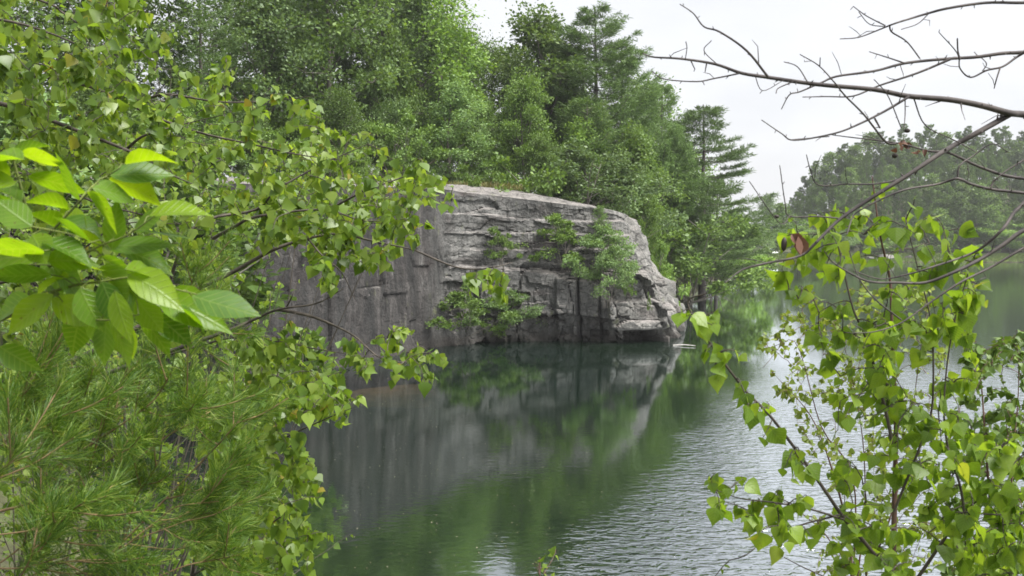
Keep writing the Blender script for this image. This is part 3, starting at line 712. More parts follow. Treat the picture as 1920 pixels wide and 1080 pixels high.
T = [  # kind, px, depth, top py, width, name, category, label
 ('pine2', 372, 52, -60, 1.1, 'pine_tree', 'pine tree', 'dark pine with bare straight trunk behind the left birch leaves'),
 ('tall', 250, 50, -120, 1.1, 'broadleaf_tree', 'tree', 'tall dark broadleaf tree rising behind the leaning birch at the far left'),
 ('oak2', 110, 44, -60, 1.2, 'broadleaf_tree', 'tree', 'dark round broadleaf tree in the upper left corner behind birch leaves'),
 ('paletall', 505, 56, -10, 1.1, 'birch_tree', 'tree', 'olive pale crowned tree right of the dark pine with the bare trunk'),
 ('tallD', 610, 60, -150, 1.05, 'broadleaf_tree', 'tree', 'broad dark tree rising out of the picture above the birch branch tips'),
 ('pine', 715, 66, -130, 1.0, 'pine_tree', 'pine tree', 'tall dense pine in the middle of the wood, its top out of the picture'),
 ('tall', 800, 68, -55, 1.1, 'broadleaf_tree', 'tree', 'tall tree at the right end of the high wood, beside the sky gap'),
 ('oak2', 868, 76, 75, .8, 'broadleaf_tree', 'tree', 'lower tree filling the foot of the sky gap, left side'),
 ('tallD', 930, 80, 92, 1.0, 'broadleaf_tree', 'tree', 'dark narrow tree at the bottom of the sky gap'),
 ('yel2', 1012, 74, 30, 1.25, 'broadleaf_tree', 'tree', 'tall yellowish topped tree between the sky gap and the pointed pine'),
 ('tallD', 975, 71, 120, .75, 'broadleaf_tree', 'tree', 'dark green tree in front of the yellowish topped one'),
 ('pine', 1118, 72, 14, 1.45, 'pine_tree', 'pine tree', 'tall pointed pine standing highest against the white sky'),
 ('pine2', 1165, 74, 85, 1.35, 'pine_tree', 'pine tree', 'dense pine with drooping right boughs just right of the pointed pine'),
 ('pine2', 1240, 78, 158, .95, 'pine_tree', 'pine tree', 'narrow pine at the right shoulder of the wood, above the cliff nose'),
 ('pinethin', 1322, 82, 196, 1.6, 'pine_tree', 'pine tree', 'sparse pine with bare layered boughs standing alone against the sky'),
 ('paletall', 855, 62, 160, 1.25, 'birch_tree', 'tree', 'large pale round crowned tree above the middle of the ledge'),
 ('oak', 985, 64, 150, .85, 'broadleaf_tree', 'tree', 'fresh green lobed tree right of the pale round tree'),
 ('pale', 712, 61, 143, .75, 'birch_tree', 'tree', 'small pale rounded tree set before the dark pines'),
 ('yel', 738, 63, 80, .55, 'broadleaf_tree', 'tree', 'small bright yellow green tree top lit before the dark pine'),
 ('bushG', 745, 58, 218, .8, 'shrub', 'shrub', 'mid green bush standing at the left end of the bald ledge top'),
 ('pineyoung', 1100, 66, 190, 1.3, 'pine_tree', 'pine tree', 'pale feathery young pine below the pointed pine'),
 ('yel', 1085, 65, 240, 1.1, 'broadleaf_tree', 'tree', 'yellow green rounded tree over the big bush on the ledge'),
 ('yel', 1188, 66, 255, .95, 'broadleaf_tree', 'tree', 'yellow green tree leaning over the cliff nose'),
 ('oak', 1015, 62, 262, .9, 'broadleaf_tree', 'tree', 'low dense green tree between the pale tree and the big bush'),
 ('bush', 1090, 60.5, 280, 1.5, 'shrub', 'shrub', 'big pale green bush spilling over the right end of the ledge'),
 ('bush', 1150, 61, 318, 1.0, 'shrub', 'shrub', 'smaller pale bush at the right of the big bush, at the cliff edge'),
 ('pine', 1262, 78, 235, .9, 'pine_tree', 'pine tree', 'full green pine between the cliff nose and the sparse pine'),
 ('pine2', 1345, 92, 330, 1.3, 'pine_tree', 'pine tree', 'shaggy grey green pine low at the right of the sparse pine, by the channel'),
 ('yel', 1212, 63.5, 340, .45, 'shrub', 'shrub', 'upright light green shrub running down the right edge of the cliff nose'),
 ('bushG', 1290, 76, 400, 1.2, 'shrub', 'shrub', 'dark leafy bush at the water right of the boulder pile'),
 ('bushG', 1345, 98, 430, 1.3, 'shrub', 'shrub', 'round bush overhanging the channel below the sparse pine'),
 ('bushY', 1232, 62.5, 455, .6, 'shrub', 'shrub', 'light green sapling bush in the cleft above the boulder pile'),
 ('bushG', 1376, 128, 420, 1.3, 'shrub', 'shrub', 'green bush farther up the channel bank, left of the white car'),
 ('bush', 1396, 160, 418, 1.3, 'shrub', 'shrub', 'farthest pale bush on the channel bank, against the gap of sky'),
 ('bushG', 880, 57.5, 318, .9, 'shrub', 'shrub', 'low dark bush at the back of the ledge under the pale round tree'),
 ('bushG', 960, 58.5, 312, .9, 'shrub', 'shrub', 'low shaded bush at the back of the ledge, middle'),
 ('bushG', 810, 57, 322, .8, 'shrub', 'shrub', 'low dark bush at the back of the ledge, left part'),
]
for k, px, Y, top, wd, nm, ct, lb in T: treepx(k, px, Y, top, lb, wd, None, nm, ct)
# deeper wood behind the front rows
gb = 'trees deep in the wood behind the ledge'
for i, (px, Y, top, k) in enumerate([(560, 72, -80, 'pine'), (660, 78, -60, 'tallD'), (770, 84, -20, 'pine2'), (830, 88, 60, 'oak2'), (1040, 88, 90, 'tallD'), (1210, 90, 170, 'oak2'), (450, 64, -20, 'tallD'),
        (905, 70, 200, 'oak2'), (1060, 76, 170, 'oak2'), (1290, 100, 290, 'oak2'), (640, 54, 180, 'oak2'), (560, 48, 220, 'oak'), (470, 46, 200, 'oak2'), (380, 42, 180, 'oak'), (760, 66, 200, 'oak2')]):
    treepx(k, px, Y, top, 'half hidden tree of the dark wood behind the ledge', 1.1, gb, 'broadleaf_tree' if 'pine' not in k else 'pine_tree', 'tree')

for i, (px, Y, top, k, lb) in enumerate([(20, 34, 120, 'oak', 'bushy tree at the far left on the ledge top, lower than the corner tree'), (110, 38, 190, 'pale', 'pale low tree on the ledge top behind the leaning birch, far left'), (190, 40, 150, 'oak2', 'dense dark low tree on the left ledge top behind the birch boughs'),
        (265, 41, 215, 'yel', 'yellow green low tree on the left ledge top'), (335, 43, 205, 'oak', 'fresh green low tree under the dark pine with the bare trunk'), (410, 44, 235, 'pale', 'pale bushy tree at the cliff edge left of the olive tree'), (480, 46, 245, 'bushG', 'dark bush at the wall top below the olive pale crowned tree'),
        (540, 48, 262, 'bush', 'pale bush at the wall top, left of the bald rock'), (610, 50, 262, 'bushG', 'mid green bush on the wall top behind the birch twig ends'), (670, 52, 270, 'yel', 'small yellow green tree at the left end of the bald rock'), (172, 27, 292, 'bushG', 'rounded dark bush at the wall edge right behind the big bright leaves'), (60, 30, 230, 'bush', 'low bush at the far left wall top'), (150, 33, 262, 'bushG', 'low dark bush farther back on the wall top, above the big bright leaves')]):
    treepx(k, px, Y, top, lb, 1.25, None, 'shrub' if 'bush' in k else 'broadleaf_tree', 'shrub' if 'bush' in k else 'tree')
# bushes rooted on the cliff itself (base py given)
CB = [('pineyoung', 1125, 54.3, 386, 436, 1.3, 'pine_tree', 'pine tree', 'little pine seedling growing on the upper ledge near the nose'),
 ('bushY', 1052, 52.6, 402, 500, 1.2, 'shrub', 'shrub', 'yellow green bush on the cliff ledge left of the grey green one'),
 ('bush', 1130, 51.8, 434, 536, 1.05, 'shrub', 'shrub', 'big grey green bush hanging on the middle of the cliff face'),
 ('bush', 1146, 51.3, 472, 568, .95, 'shrub', 'shrub', 'lower half of the grey green growth, drooping down the joint'),
 ('bushY', 936, 52.4, 426, 490, 1.0, 'shrub', 'shrub', 'airy light bush on the cliff ledge behind the birch twig tip'),
 ('bushG', 866, 49.3, 540, 656, 1.35, 'shrub', 'shrub', 'dark green bush growing at the water in the corner of the walls'),
 ('bush', 950, 50.4, 552, 652, 1.35, 'shrub', 'shrub', 'paler round bush at the waterline right of the corner bush'),
 ('bushG', 908, 49.6, 585, 657, 1.3, 'shrub', 'shrub', 'low bush at the water between the corner bush and the round one'),
 ('bushG', 1180, 50.9, 520, 560, .5, 'shrub', 'shrub', 'small tuft under the grey green bush, toward the nose'),
 ('bushY', 1217, 52.0, 548, 585, .25, 'grass_tuft', 'plant', 'slim yellow tuft standing beside the pale block on the nose'),
 ('bushG', 1080, 51.4, 478, 520, .5, 'shrub', 'shrub', 'dark mossy clump at the foot of the yellow green bush')]
for k, px, Y, top, bp, wd, nm, ct, lb in CB: treepx(k, px, (on_cliff(px, bp) or Y) - .25, top, lb, wd, None, nm, ct, bpy_=bp)

# far hill
rs = np.random.RandomState(5)
gfar = 'evergreens of the wood on the far hill'
sky_pts = [(1470, 385), (1500, 330), (1540, 300), (1580, 275), (1620, 258), (1660, 248), (1700, 240), (1740, 244), (1780, 240), (1820, 236), (1860, 240), (1900, 246), (1950, 240), (2000, 250)]
rows = []
for row, (Yb, dpy, stp) in enumerate([(254, 0, 24), (247, 18, 26), (240, 36, 28), (233, 56, 28), (226, 78, 28), (219, 102, 30), (214, 128, 32), (209, 156, 30)]):
    px = 1462 + row * 8
    while px < 2010:
        top = np.interp(px, [a for a, b in sky_pts], [b for a, b in sky_pts]) + dpy + rs.uniform(-8, 12)
        if True: rows.append((px, Yb + rs.uniform(-3, 3), top, row))
        px += stp * rs.uniform(.8, 1.2)
for px, Y, top, row in rows:
    if top > 455: continue
    k = ['pinefar', 'pinefar2', 'pinefar', 'broadfar'][rs.randint(4)]
    p = P(px, top, Y); z = gz(p[0], p[1]); hh = p[2] - z
    if hh < 2.5: continue
    hh = min(hh, 19); zb = p[2] - hh
    plant(k, 'pine_tree' if 'pine' in k else 'broadleaf_tree', 'evergreen of the dense wood covering the far hill across the water', 'tree', (p[0], p[1], min(zb, z + .5)), p[2] - min(zb, z + .5), 1.0, gfar)
FT = [('paletall', 1440, 205, 372, 1.0, 'slim tree with open crown at the left foot of the far hill'),
      ('broadfar', 1466, 206, 385, 1.1, 'dark round tree beside the slim one at the foot of the far hill'),
      ('bushG', 1505, 208, 420, 1.4, 'round shore bush right of the white car'),
      ('bush', 1560, 205, 425, 1.8, 'pale shore bush under the far hill, behind the right birch top'),
      ('bushG', 1640, 206, 430, 2.0, 'green shore bush left of the biggest pale stone'),
      ('bushG', 1900, 206, 425, 2.0, 'green shore bush at the right edge under the far hill'),
      ('bushY', 1412, 209, 446, 1.2, 'light low bush left behind the white car')]
for k, px, Y, top, wd, lb in FT: treepx(k, px, Y, top, lb, wd, None, 'tree' if k in ('paletall', 'broadfar') else 'shrub', 'tree' if k in ('paletall', 'broadfar') else 'shrub')

gsb = 'pale stones on the far shore'
for i, (px, sz, lb) in enumerate([(1628, .9, 'pale stone on the far shore, just left of the largest one'), (1662, 1.3, 'largest pale stone on the far shore'), (1702, .8, 'small pale stone on the far shore beside the grassy strip'), (1590, .7, 'little pale stone on the far shore below the round bush')]):
    p = P(px, 485, 199.5); boulder(px, 485, 199.5, (sz * 1.5, sz, sz * .7), 40 + i, lb, gsb, z=.7 + .1 * i)

# grass: dry fringe along the back of the ledge top, sunny strip on the far shore
rs = np.random.RandomState(9); gm_ = MB()
px = rs.uniform(720, 980, 2600); Yd = 57.2 + rs.uniform(-.8, 2.2, 2600)
X = (px - 960) / FPX * Yd; Zg = ground(X, Yd)
def ledge_z(x): return 9.0 - .25 * sstep(x, -2, 2)
B = np.stack([X, Yd, np.maximum(Zg, ledge_z(X)) - .05], -1)
leaves(gm_, B, np.array([0, 0, 1]) + rs.normal(0, .35, B.shape), rs.normal(0, 1, B.shape), rs.uniform(.15, .5, 2600), CARD, .25)
tag(gm_.build('grass', MAT['grass']), kind='stuff')
gm_ = MB(); n = 26000
X = rs.uniform(56, 150, n); Yd = 198.5 + rs.uniform(-.5, 9, n) - np.clip(X - 62, 0, 40) * .03 - np.clip(X - 95, 0, 60) * .02; Zg = ground(X, Yd); ok = Zg > 0
B = np.stack([X, Yd, Zg - .05], -1)[ok]
leaves(gm_, B, np.array([0, 0, 1]) + rs.normal(0, .35, B.shape), rs.normal(0, 1, B.shape), rs.uniform(.3, .8, len(B)), CARD, .5)
tag(gm_.build('shore_grass', foliage('shore grass', [(0, (.07, .13, .025)), (1, (.14, .18, .045))], .3, .6)), kind='stuff')
# ferns and brambles on the near left bank
gm_ = MB(); n = 26000
X = rs.uniform(-30, -3, n); Yd = rs.uniform(3, 34, n); Zg = ground(X, Yd); ok = Zg > .15
B = np.stack([X, Yd, Zg], -1)[ok]; m = len(B); B[:, 2] += rs.uniform(0, .5, m)
leaves(gm_, B, np.array([0, 0, .4]) + rs.normal(0, .6, B.shape), np.array([0, 0, 1]) + rs.normal(0, .5, B.shape), rs.uniform(.05, .13, m), CARD, 1.0)
tag(gm_.build('undergrowth', foliage('undergrowth leaves', [(0, (.035, .07, .016)), (1, (.08, .13, .03))], .3, .8, spec=.1)), kind='stuff')
# flecks floating on the calm water
gm_ = MB(); n = 480
Yd = 16 + 30 * rs.rand(n) ** 1.3; X = rs.uniform(-.20, .10, n) * Yd
t = rs.uniform(0, 6.28, n)
leaves(gm_, np.stack([X, Yd, np.full(n, .012)], -1), np.stack([np.cos(t), np.sin(t), 0 * t], -1), np.tile([0, 0, 1.], (n, 1)), rs.uniform(.012, .04, n), CARD, 1.2)
tag(gm_.build('floating_flecks', foliage('flecks', [(0, (.07, .06, .03)), (.6, (.12, .11, .06)), (1, (.24, .22, .17))], .1, .6)), kind='stuff')
# driftwood
mb = MB(); a = P(1262, 651, 48.8); b = P(1304, 654, 48.3); a[2] = .02; b[2] = .06
tube(mb, smooth_line([a, (a + b) / 2 + np.array([0, .1, .03]), b], 5), np.linspace(.035, .02, 11), 7)
tag(mb.build('driftwood_log', bark('bleached wood', (.4, .37, .34), (.6, .57, .53)), smooth=True), 'bleached log floating at the waterline below the cliff nose', 'log')

# ------------------------------------------------------------------ white car parked on the far bank
def car():
    p = P(1440, 484, 202); z = max(gz(p[0], p[1]), .3); r = empty('parked_car', (p[0], p[1], z)); r.rotation_euler = (0, 0, R(-62))
    tag(r, 'white car parked on the far bank at the end of the channel', 'car')
    def prism(prof, w0, w1=None):
        mb = MB(); k = len(prof); w1 = w1 or w0
        ws = [w0 if z_ < .95 else w1 for x_, z_ in prof]
        V = [(x_, -w_, z_) for (x_, z_), w_ in zip(prof, ws)] + [(x_, w_, z_) for (x_, z_), w_ in zip(prof, ws)]
        mb.add(V, [tuple(range(k))], [tuple(range(2 * k - 1, k - 1, -1))], [(i, i + k, (i + 1) % k + k, (i + 1) % k) for i in range(k)]); return mb
    def child(mb, nm, mt):
        o = mb.build(nm, mt); o.parent = r; return o
    white = plain('white car paint', (.75, .76, .77), .3); glass = plain('dark car glass', (.03, .04, .05), .08); rub = plain('tyre rubber', (.025, .025, .026), .8); metal = plain('grey rim', (.45, .45, .46), .35, .8)
    prof = [(-2.25, .35), (-2.3, .75), (-2.2, 1.0), (-1.75, 1.5), (-1.5, 1.6), (.25, 1.62), (.5, 1.55), (1.15, 1.03), (2.05, .9), (2.28, .7), (2.3, .38)]
    b = child(prism(prof, .88, .74), 'body', white)
    bv = b.modifiers.new('bevel', 'BEVEL'); bv.width = .05; bv.segments = 2
    m_ = MB(); m_.add([(.53, -.66, 1.55), (.53, .66, 1.55), (1.17, .78, 1.06), (1.17, -.78, 1.06)], [(0, 3, 2, 1)]); m_.V[0] += np.array([.03, 0, .03]); child(m_, 'windshield', glass)
    for sg in (-1, 1):
        m_ = MB(); m_.add([(-1.6, sg * .80, 1.45), (.35, sg * .80, 1.48), (.85, sg * .87, 1.08), (-1.95, sg * .87, 1.08)], [(0, 1, 2, 3)]); child(m_, 'side_window', glass)
        V, Q = rock_blob(3, (.06, .2, .1)); m_ = MB(); m_.add(V * .9 + np.array([2.22, sg * .6, .72]), Q); child(m_, 'headlight', metal)
        for xw in (-1.4, 1.4):
            a = np.linspace(0, 2 * PI, 19); m_ = MB(); ring = np.stack([xw + .33 * np.cos(a), 0 * a + sg * .82, .33 + .33 * np.sin(a)], -1)
            tube(m_, np.stack([xw + .25 * np.cos(a), 0 * a + sg * .84, .33 + .25 * np.sin(a)], -1), .09, 8)
            wh = child(m_, 'wheel', rub)
            m_ = MB(); tube(m_, [(xw, sg * .78, .33), (xw, sg * .88, .33), (xw, sg * .885, .33)], [.18, .18, .001], 14); o = child(m_, 'rim', metal); o.parent = wh
car()

# ------------------------------------------------------------------ foreground plants
def line3(pts, Y0, Y1=None, rs=None, wob=.0):
    """photograph polyline -> curve in space between depths Y0 (root) and Y1 (tip)"""
    Y1 = Y0 if Y1 is None else Y1; n = len(pts)
    Ys = np.linspace(Y0, Y1, n)
    if rs is not None and wob: Ys = Ys + rs.normal(0, wob, n)
    return smooth_line([P(a, b, y) for (a, b), y in zip(pts, Ys)], 5)

def in_poly(x, y, poly):
    poly = np.asarray(poly, float); ins = np.zeros(len(x), bool); n = len(poly)
    for i in range(n):
        a, b = poly[i], poly[(i + 1) % n]
        c = (a[1] > y) != (b[1] > y)
        ins ^= c & (x < a[0] + (y - a[1]) / (b[1] - a[1] if b[1] != a[1] else 1e-9) * (b[0] - a[0]))
    return ins
def scatter(poly, n, Ya, Yb, rs):
    poly = np.asarray(poly, float); lo, hi = poly.min(0), poly.max(0); o = []
    while len(o) < n:
        x = rs.uniform(lo[0], hi[0], n); y = rs.uniform(lo[1], hi[1], n); k = in_poly(x, y, poly)
        for a, b in zip(x[k], y[k]): o.append(P(a, b, rs.uniform(Ya, Yb)))
    return np.array(o[:n])

class Grow:
    """twigs grown from the nearest wood towards targets, leaves along them"""
    def __init__(self, lines, rs, depthw=1.0):
        self.nodes = np.concatenate(lines); self.rs = rs; self.tw = MB(); self.lf = MB(); self.ends = 0
    def twig(self, t, r0, r1, droop=.12, n=7, jit=.06):
        d = self.nodes - t; dd = np.linalg.norm(d, axis=1); a = self.nodes[np.argmin(dd)]; L = dd.min()
        if L < 1e-3: return None
        u = np.linspace(0, 1, n)[:, None]; rs = self.rs
        bend = rs.normal(0, jit * L, 3) + np.array([0, 0, droop * L])
        p = a + (t - a) * u + bend * (4 * u * (1 - u)) + rs.normal(0, .012 * L, (n, 3)) * (u > 0)
        tube(self.tw, p, np.linspace(r0, r1, n), 5)
        self.nodes = np.vstack([self.nodes, p[2:]]); return p
    def birch(self, targets, size, per=7, tmpl=BIRCH, hang=1.0, r0=.0022, span=(.25, 1.0), pet=.28, droop=.1, up=None, maxspan=.42):
        rs = self.rs
        order = np.argsort([np.linalg.norm(self.nodes - t, axis=1).min() for t in targets])
        for k in order:
            p = self.twig(targets[k], r0, r0 * .4, droop)
            if p is None: continue
            m = max(3, int(per * rs.uniform(.7, 1.3)))
            L = np.linalg.norm(p[-1] - p[0]); s0 = max(span[0], 1 - maxspan / max(L, .01))
            u = np.sort(rs.uniform(s0, span[1], m)); u[-1] = 1
            pos = np.stack([np.interp(u * (len(p) - 1), np.arange(len(p)), p[:, i]) for i in range(3)], -1)
            ax = unit(p[-1] - p[0]); side = unit(rs.normal(size=(m, 3)))
            sz = size * rs.uniform(.45, 1.25, m) * (1 - .3 * (u > .93))
            pd = unit(side * .8 + ax * .5 + np.array([0, 0, -.25 * hang]))
            tip = pos + pd * (pet * sz)[:, None]
            for a, b in zip(pos, tip): tube(self.tw, [a, (a + b) / 2 + np.array([0, 0, .1 * size]), b], r0 * .38, 3)
            direc = pd * .55 + np.array([0, 0, -1.0]) * hang * rs.uniform(.25, 1.5, m)[:, None] + rs.normal(0, .35, (m, 3))
            nrm = rs.normal(0, 1, (m, 3)) + np.array([.2, -.7, .55])
            leaves(self.lf, tip, direc, nrm, sz, tmpl, rs.uniform(.85, 1.15, m))

def wood(parent, lines, mat, name='branch'):
    for pts, r0, r1 in lines:
        mb = MB(); tube(mb, pts, np.linspace(r0, r1, len(pts)) , 7); mb.build(name, mat, parent, True)

def trunk_from(pts, r0, r1, parent, mat, n=9):
    mb = MB(); p = smooth_line(pts, 5); tube(mb, p, np.linspace(r0, r1, len(p)), n); mb.build('trunk', mat, parent, True); return p

# ---- leaning birch on the left (trunk just outside the picture)
rs = np.random.RandomState(101)
base = np.array([-4.6, 4.6, 0]); base[2] = gz(base[0], base[1]) - .1
bt = empty('birch_tree', tuple(base)); tag(bt, 'big leaning birch whose leafy boughs fill the upper left of the picture', 'birch tree')
tpts = trunk_from([base, base + [.1, -.1, 1.2], base + [.35, -.2, 2.8], base + [.55, -.2, 4.4], base + [.7, -.1, 6.2]], .085, .03, bt, MAT['birchbark'])
def root_at(z): return tpts[np.argmin(abs(tpts[:, 2] - z))]
LB = [([(-160, 20), (0, 37), (85, 59), (160, 93), (230, 150)], 4.3, 4.0, 7),
      ([(-160, -80), (74, 0), (115, 22), (159, 56), (200, 110)], 4.2, 4.0, 6),
      ([(-200, 160), (0, 194), (85, 222), (163, 252), (237, 281), (289, 307), (326, 330), (400, 360)], 4.4, 4.0, 10),
      ([(237, 280), (267, 256), (315, 241), (344, 233), (420, 215)], 4.1, 4.2, 5),
      ([(-100, 120), (120, 150), (215, 181), (289, 219), (380, 250), (470, 270), (560, 290), (640, 300)], 4.8, 4.3, 8),
      ([(252, 200), (289, 181), (326, 178), (411, 191), (500, 190), (590, 180)], 4.6, 4.4, 5),
      ([(-200, 760), (100, 690), (300, 590), (370, 543), (437, 510), (511, 469), (577, 447), (636, 439), (713, 455), (780, 470), (846, 498)], 4.2, 3.9, 11),
      ([(400, 447), (440, 425), (474, 408), (544, 397), (616, 394), (682, 414), (760, 410)], 4.1, 4.0, 6),
      ([(300, 590), (360, 430), (480, 393), (519, 356), (600, 310), (690, 270)], 4.3, 4.2, 6),
      ([(616, 394), (680, 360), (760, 330), (820, 300)], 4.1, 4.0, 4),
      ([(200, 700), (411, 626), (470, 602), (522, 580), (593, 569), (644, 541)], 4.0, 3.8, 7),
      ([(522, 580), (580, 592), (626, 610), (667, 632), (713, 671), (770, 680)], 3.9, 3.7, 5.5),
      ([(535, 580), (548, 555), (556, 530)], 3.85, 3.8, 3),
      ([(200, 700), (407, 639), (463, 634), (530, 642), (581, 652), (660, 665)], 4.3, 4.0, 4),
      ([(-100, 780), (0, 750), (48, 724), (111, 695), (163, 687), (210, 690)], 3.4, 3.3, 7),
      ([(577, 447), (605, 480), (640, 510), (665, 560)], 4.0, 3.9, 3),
      ([(780, 470), (846, 498), (890, 505), (930, 500), (960, 492)], 3.95, 3.8, 3),
      ([(-200, 560), (0, 530), (60, 515), (150, 470), (230, 420), (352, 421)], 4.5, 4.3, 7),
      ([(-100, 300), (60, 330), (180, 380), (300, 410), (381, 432)], 4.6, 4.3, 6)]
lines = []; cl = []
for pts, y0, y1, r in LB:
    l = line3(pts, y0, y1, rs, .05)
    if pts[0][0] < -50:
        l = np.vstack([smooth_line([root_at(l[0][2] - .35), (root_at(l[0][2] - .35) + l[0]) / 2 + [0, 0, .02], l[0]], 4)[:-1], l])
    lines.append((l, r / FPX * y0 * .62, .0016)); cl.append(l)
wood(bt, lines, MAT['birchbark'])
g = Grow(cl, rs)
TOP = [(-60, -60), (260, -60), (300, 60), (320, 125), (450, 108), (465, 150), (540, 170), (625, 158), (605, 250), (715, 240), (700, 300), (822, 285), (872, 400), (835, 445), (700, 430), (560, 460), (440, 500), (330, 470), (300, 380), (160, 330), (-60, 330)]
g.birch(scatter(TOP, 420, 3.6, 4.9, rs), .052, 7)
g.birch(scatter([(-60, -60), (250, -60), (300, 130), (330, 330), (-60, 330)], 170, 3.7, 5.4, rs), .060, 7)
g.birch(scatter([(480, 340), (840, 300), (872, 400), (835, 450), (640, 500), (480, 470)], 85, 3.6, 4.4, rs), .052, 7)
g.birch(scatter([(560, 450), (700, 460), (735, 500), (600, 540)], 22, 3.6, 4.2, rs), .052, 7)
g.birch(scatter([(850, 490), (975, 490), (975, 520), (930, 590), (880, 550)], 10, 3.6, 3.9, rs), .052, 7)
g.birch(scatter([(600, 640), (760, 610), (830, 660), (835, 720), (700, 720), (640, 700)], 30, 3.5, 4.0, rs), .052, 7)
g.birch(scatter([(430, 610), (560, 640), (640, 720), (600, 760), (450, 720)], 60, 3.6, 4.4, rs), .056, 7)
g.birch(scatter([(-40, 330), (330, 400), (480, 520), (420, 640), (300, 650), (-40, 640)], 110, 4.2, 5.2, rs), .056, 7)
g.tw.build('twigs', MAT['birchbark'], bt); g.lf.build('leaves', MAT['birch'], bt, True)

# ---- birch saplings low on the left bank
def sapling(name, label, loc, stems, targets, size, per, leafmat, barkmat, rs, tip=.0012, r=.012, hang=1.0, cat='birch sapling'):
    e = empty(name, tuple(loc)); tag(e, label, cat); ls = []
    for i, pts in enumerate(stems):
        p = smooth_line(pts, 5); mb = MB(); tube(mb, p, np.linspace(r if i == 0 else r * .6, tip, len(p)), 7); mb.build('stem', MAT[barkmat], e, True); ls.append(p)
    g = Grow(ls, rs)
    for t in targets: g.birch(t, size, per, hang=hang, r0=max(.0012, r * .16))
    g.tw.build('twigs', MAT[barkmat], e); leaf_coords(g.lf.build('leaves', MAT[leafmat], e, True).data, BIRCH)
rs = np.random.RandomState(202)
b = P(330, 1180, 4.6); b[2] = gz(b[0], b[1]) - .05
sapling('birch_sapling', 'birch sapling with some yellow leaves at the lower left, its leaves against the dark water', b,
        [[b, P(360, 1080, 4.6), P(430, 900, 4.5), P(500, 790, 4.4), P(560, 730, 4.3)], [P(360, 1080, 4.6), P(450, 1020, 4.5), P(540, 960, 4.4), P(600, 920, 4.3)], [P(350, 1120, 4.6), P(470, 1060, 4.5), P(600, 1010, 4.4)],
         [P(430, 900, 4.5), P(520, 830, 4.4), P(600, 790, 4.3), P(660, 765, 4.2)]],
        [scatter([(330, 720), (560, 700), (680, 745), (680, 775), (600, 810), (540, 830), (400, 820)], 110, 3.4, 4.8, rs), scatter([(370, 820), (560, 830), (610, 900), (600, 935), (520, 960), (430, 950)], 75, 3.4, 4.8, rs),
         scatter([(340, 950), (560, 960), (628, 1010), (600, 1060), (520, 1100), (400, 1100)], 110, 3.4, 4.8, rs)], .056, 8, 'birch', 'birchbark', rs)
for i, (x, y, hh, n, lb) in enumerate([(-3.7, 7.8, 4.4, 230, 'tall thin birch sapling between the big leaves and the cliff wall'), (-4.6, 8.2, 5.4, 260, 'tall leafy birch sapling behind the leaning birch, nearest to it'), (-3.7, 8.8, 4.6, 150, 'leafy birch sapling standing behind the pine boughs'), (-5.6, 9.5, 4.6, 190, 'taller birch sapling at the far left edge behind the big leaves'), (-4.6, 12.0, 4.4, 170, 'birch sapling on the bank in front of the streaked wall, left end'),
                                       (-8.2, 15.5, 6.0, 200, 'birch thicket stem rising from the bank farther back on the left')]):
    rs = np.random.RandomState(210 + i); z = gz(x, y) - .05; b = np.array([x, y, z]); st = []; tg = []
    for k in range(5):
        a = k * 1.9 + rs.rand(); e = b + np.array([math.cos(a) * hh * .22, math.sin(a) * hh * .22, hh * rs.uniform(.7, 1.0)])
        st.append([b, b + (e - b) * .4 + rs.normal(0, .08, 3), e])
        tg.append(b + (e - b) * rs.uniform(.3, 1.1, n // 5)[:, None] + rs.normal(0, hh * .13, (n // 5, 3)))
    sapling('birch_sapling', lb, b, st, [np.concatenate(tg)], .066, 9, 'birch', 'birchbark', rs, r=.022)

def midsap(label, px, Y, poly, n, size, mat, seed):
    rs = np.random.RandomState(seed); x = (px - 960) / FPX * Y; b = np.array([x, Y, gz(x, Y) - .05]); pl = np.array(poly, float); c = pl.mean(0)
    tips = [P(c[0] + (q[0] - c[0]) * .7, c[1] + (q[1] - c[1]) * .7, Y + rs.normal(0, .3)) for q in pl]
    st_ = [[b, b + (t - b) * .5 + rs.normal(0, .12, 3) + [0, 0, .15], t] for t in tips]
    sapling('birch_sapling', label, b, st_, [scatter(poly, n, Y - .9, Y + .9, rs)], size, 9, mat, 'birchbark', rs, r=.02)
midsap('pale birch sapling filling the space under the leaning birch boughs, middle left', 220, 7.4, [(180, 260), (420, 230), (620, 280), (640, 380), (470, 430), (250, 420)], 150, .05, 'birch', 811)
midsap('birch sapling behind the bright big leaves, seen between them', 200, 6.6, [(-20, 330), (250, 330), (420, 440), (420, 620), (200, 680), (-20, 660)], 170, .05, 'birch', 812)
midsap('slender birch sapling in front of the wall top, right of the middle left one', 250, 8.2, [(540, 260), (700, 270), (790, 330), (770, 400), (640, 430), (520, 400)], 80, .05, 'birch', 813)
midsap('low birch sapling under the streaked wall beside the grey slab', 120, 7.0, [(400, 600), (540, 640), (600, 700), (560, 790), (420, 800), (330, 700)], 85, .05, 'birch', 814)

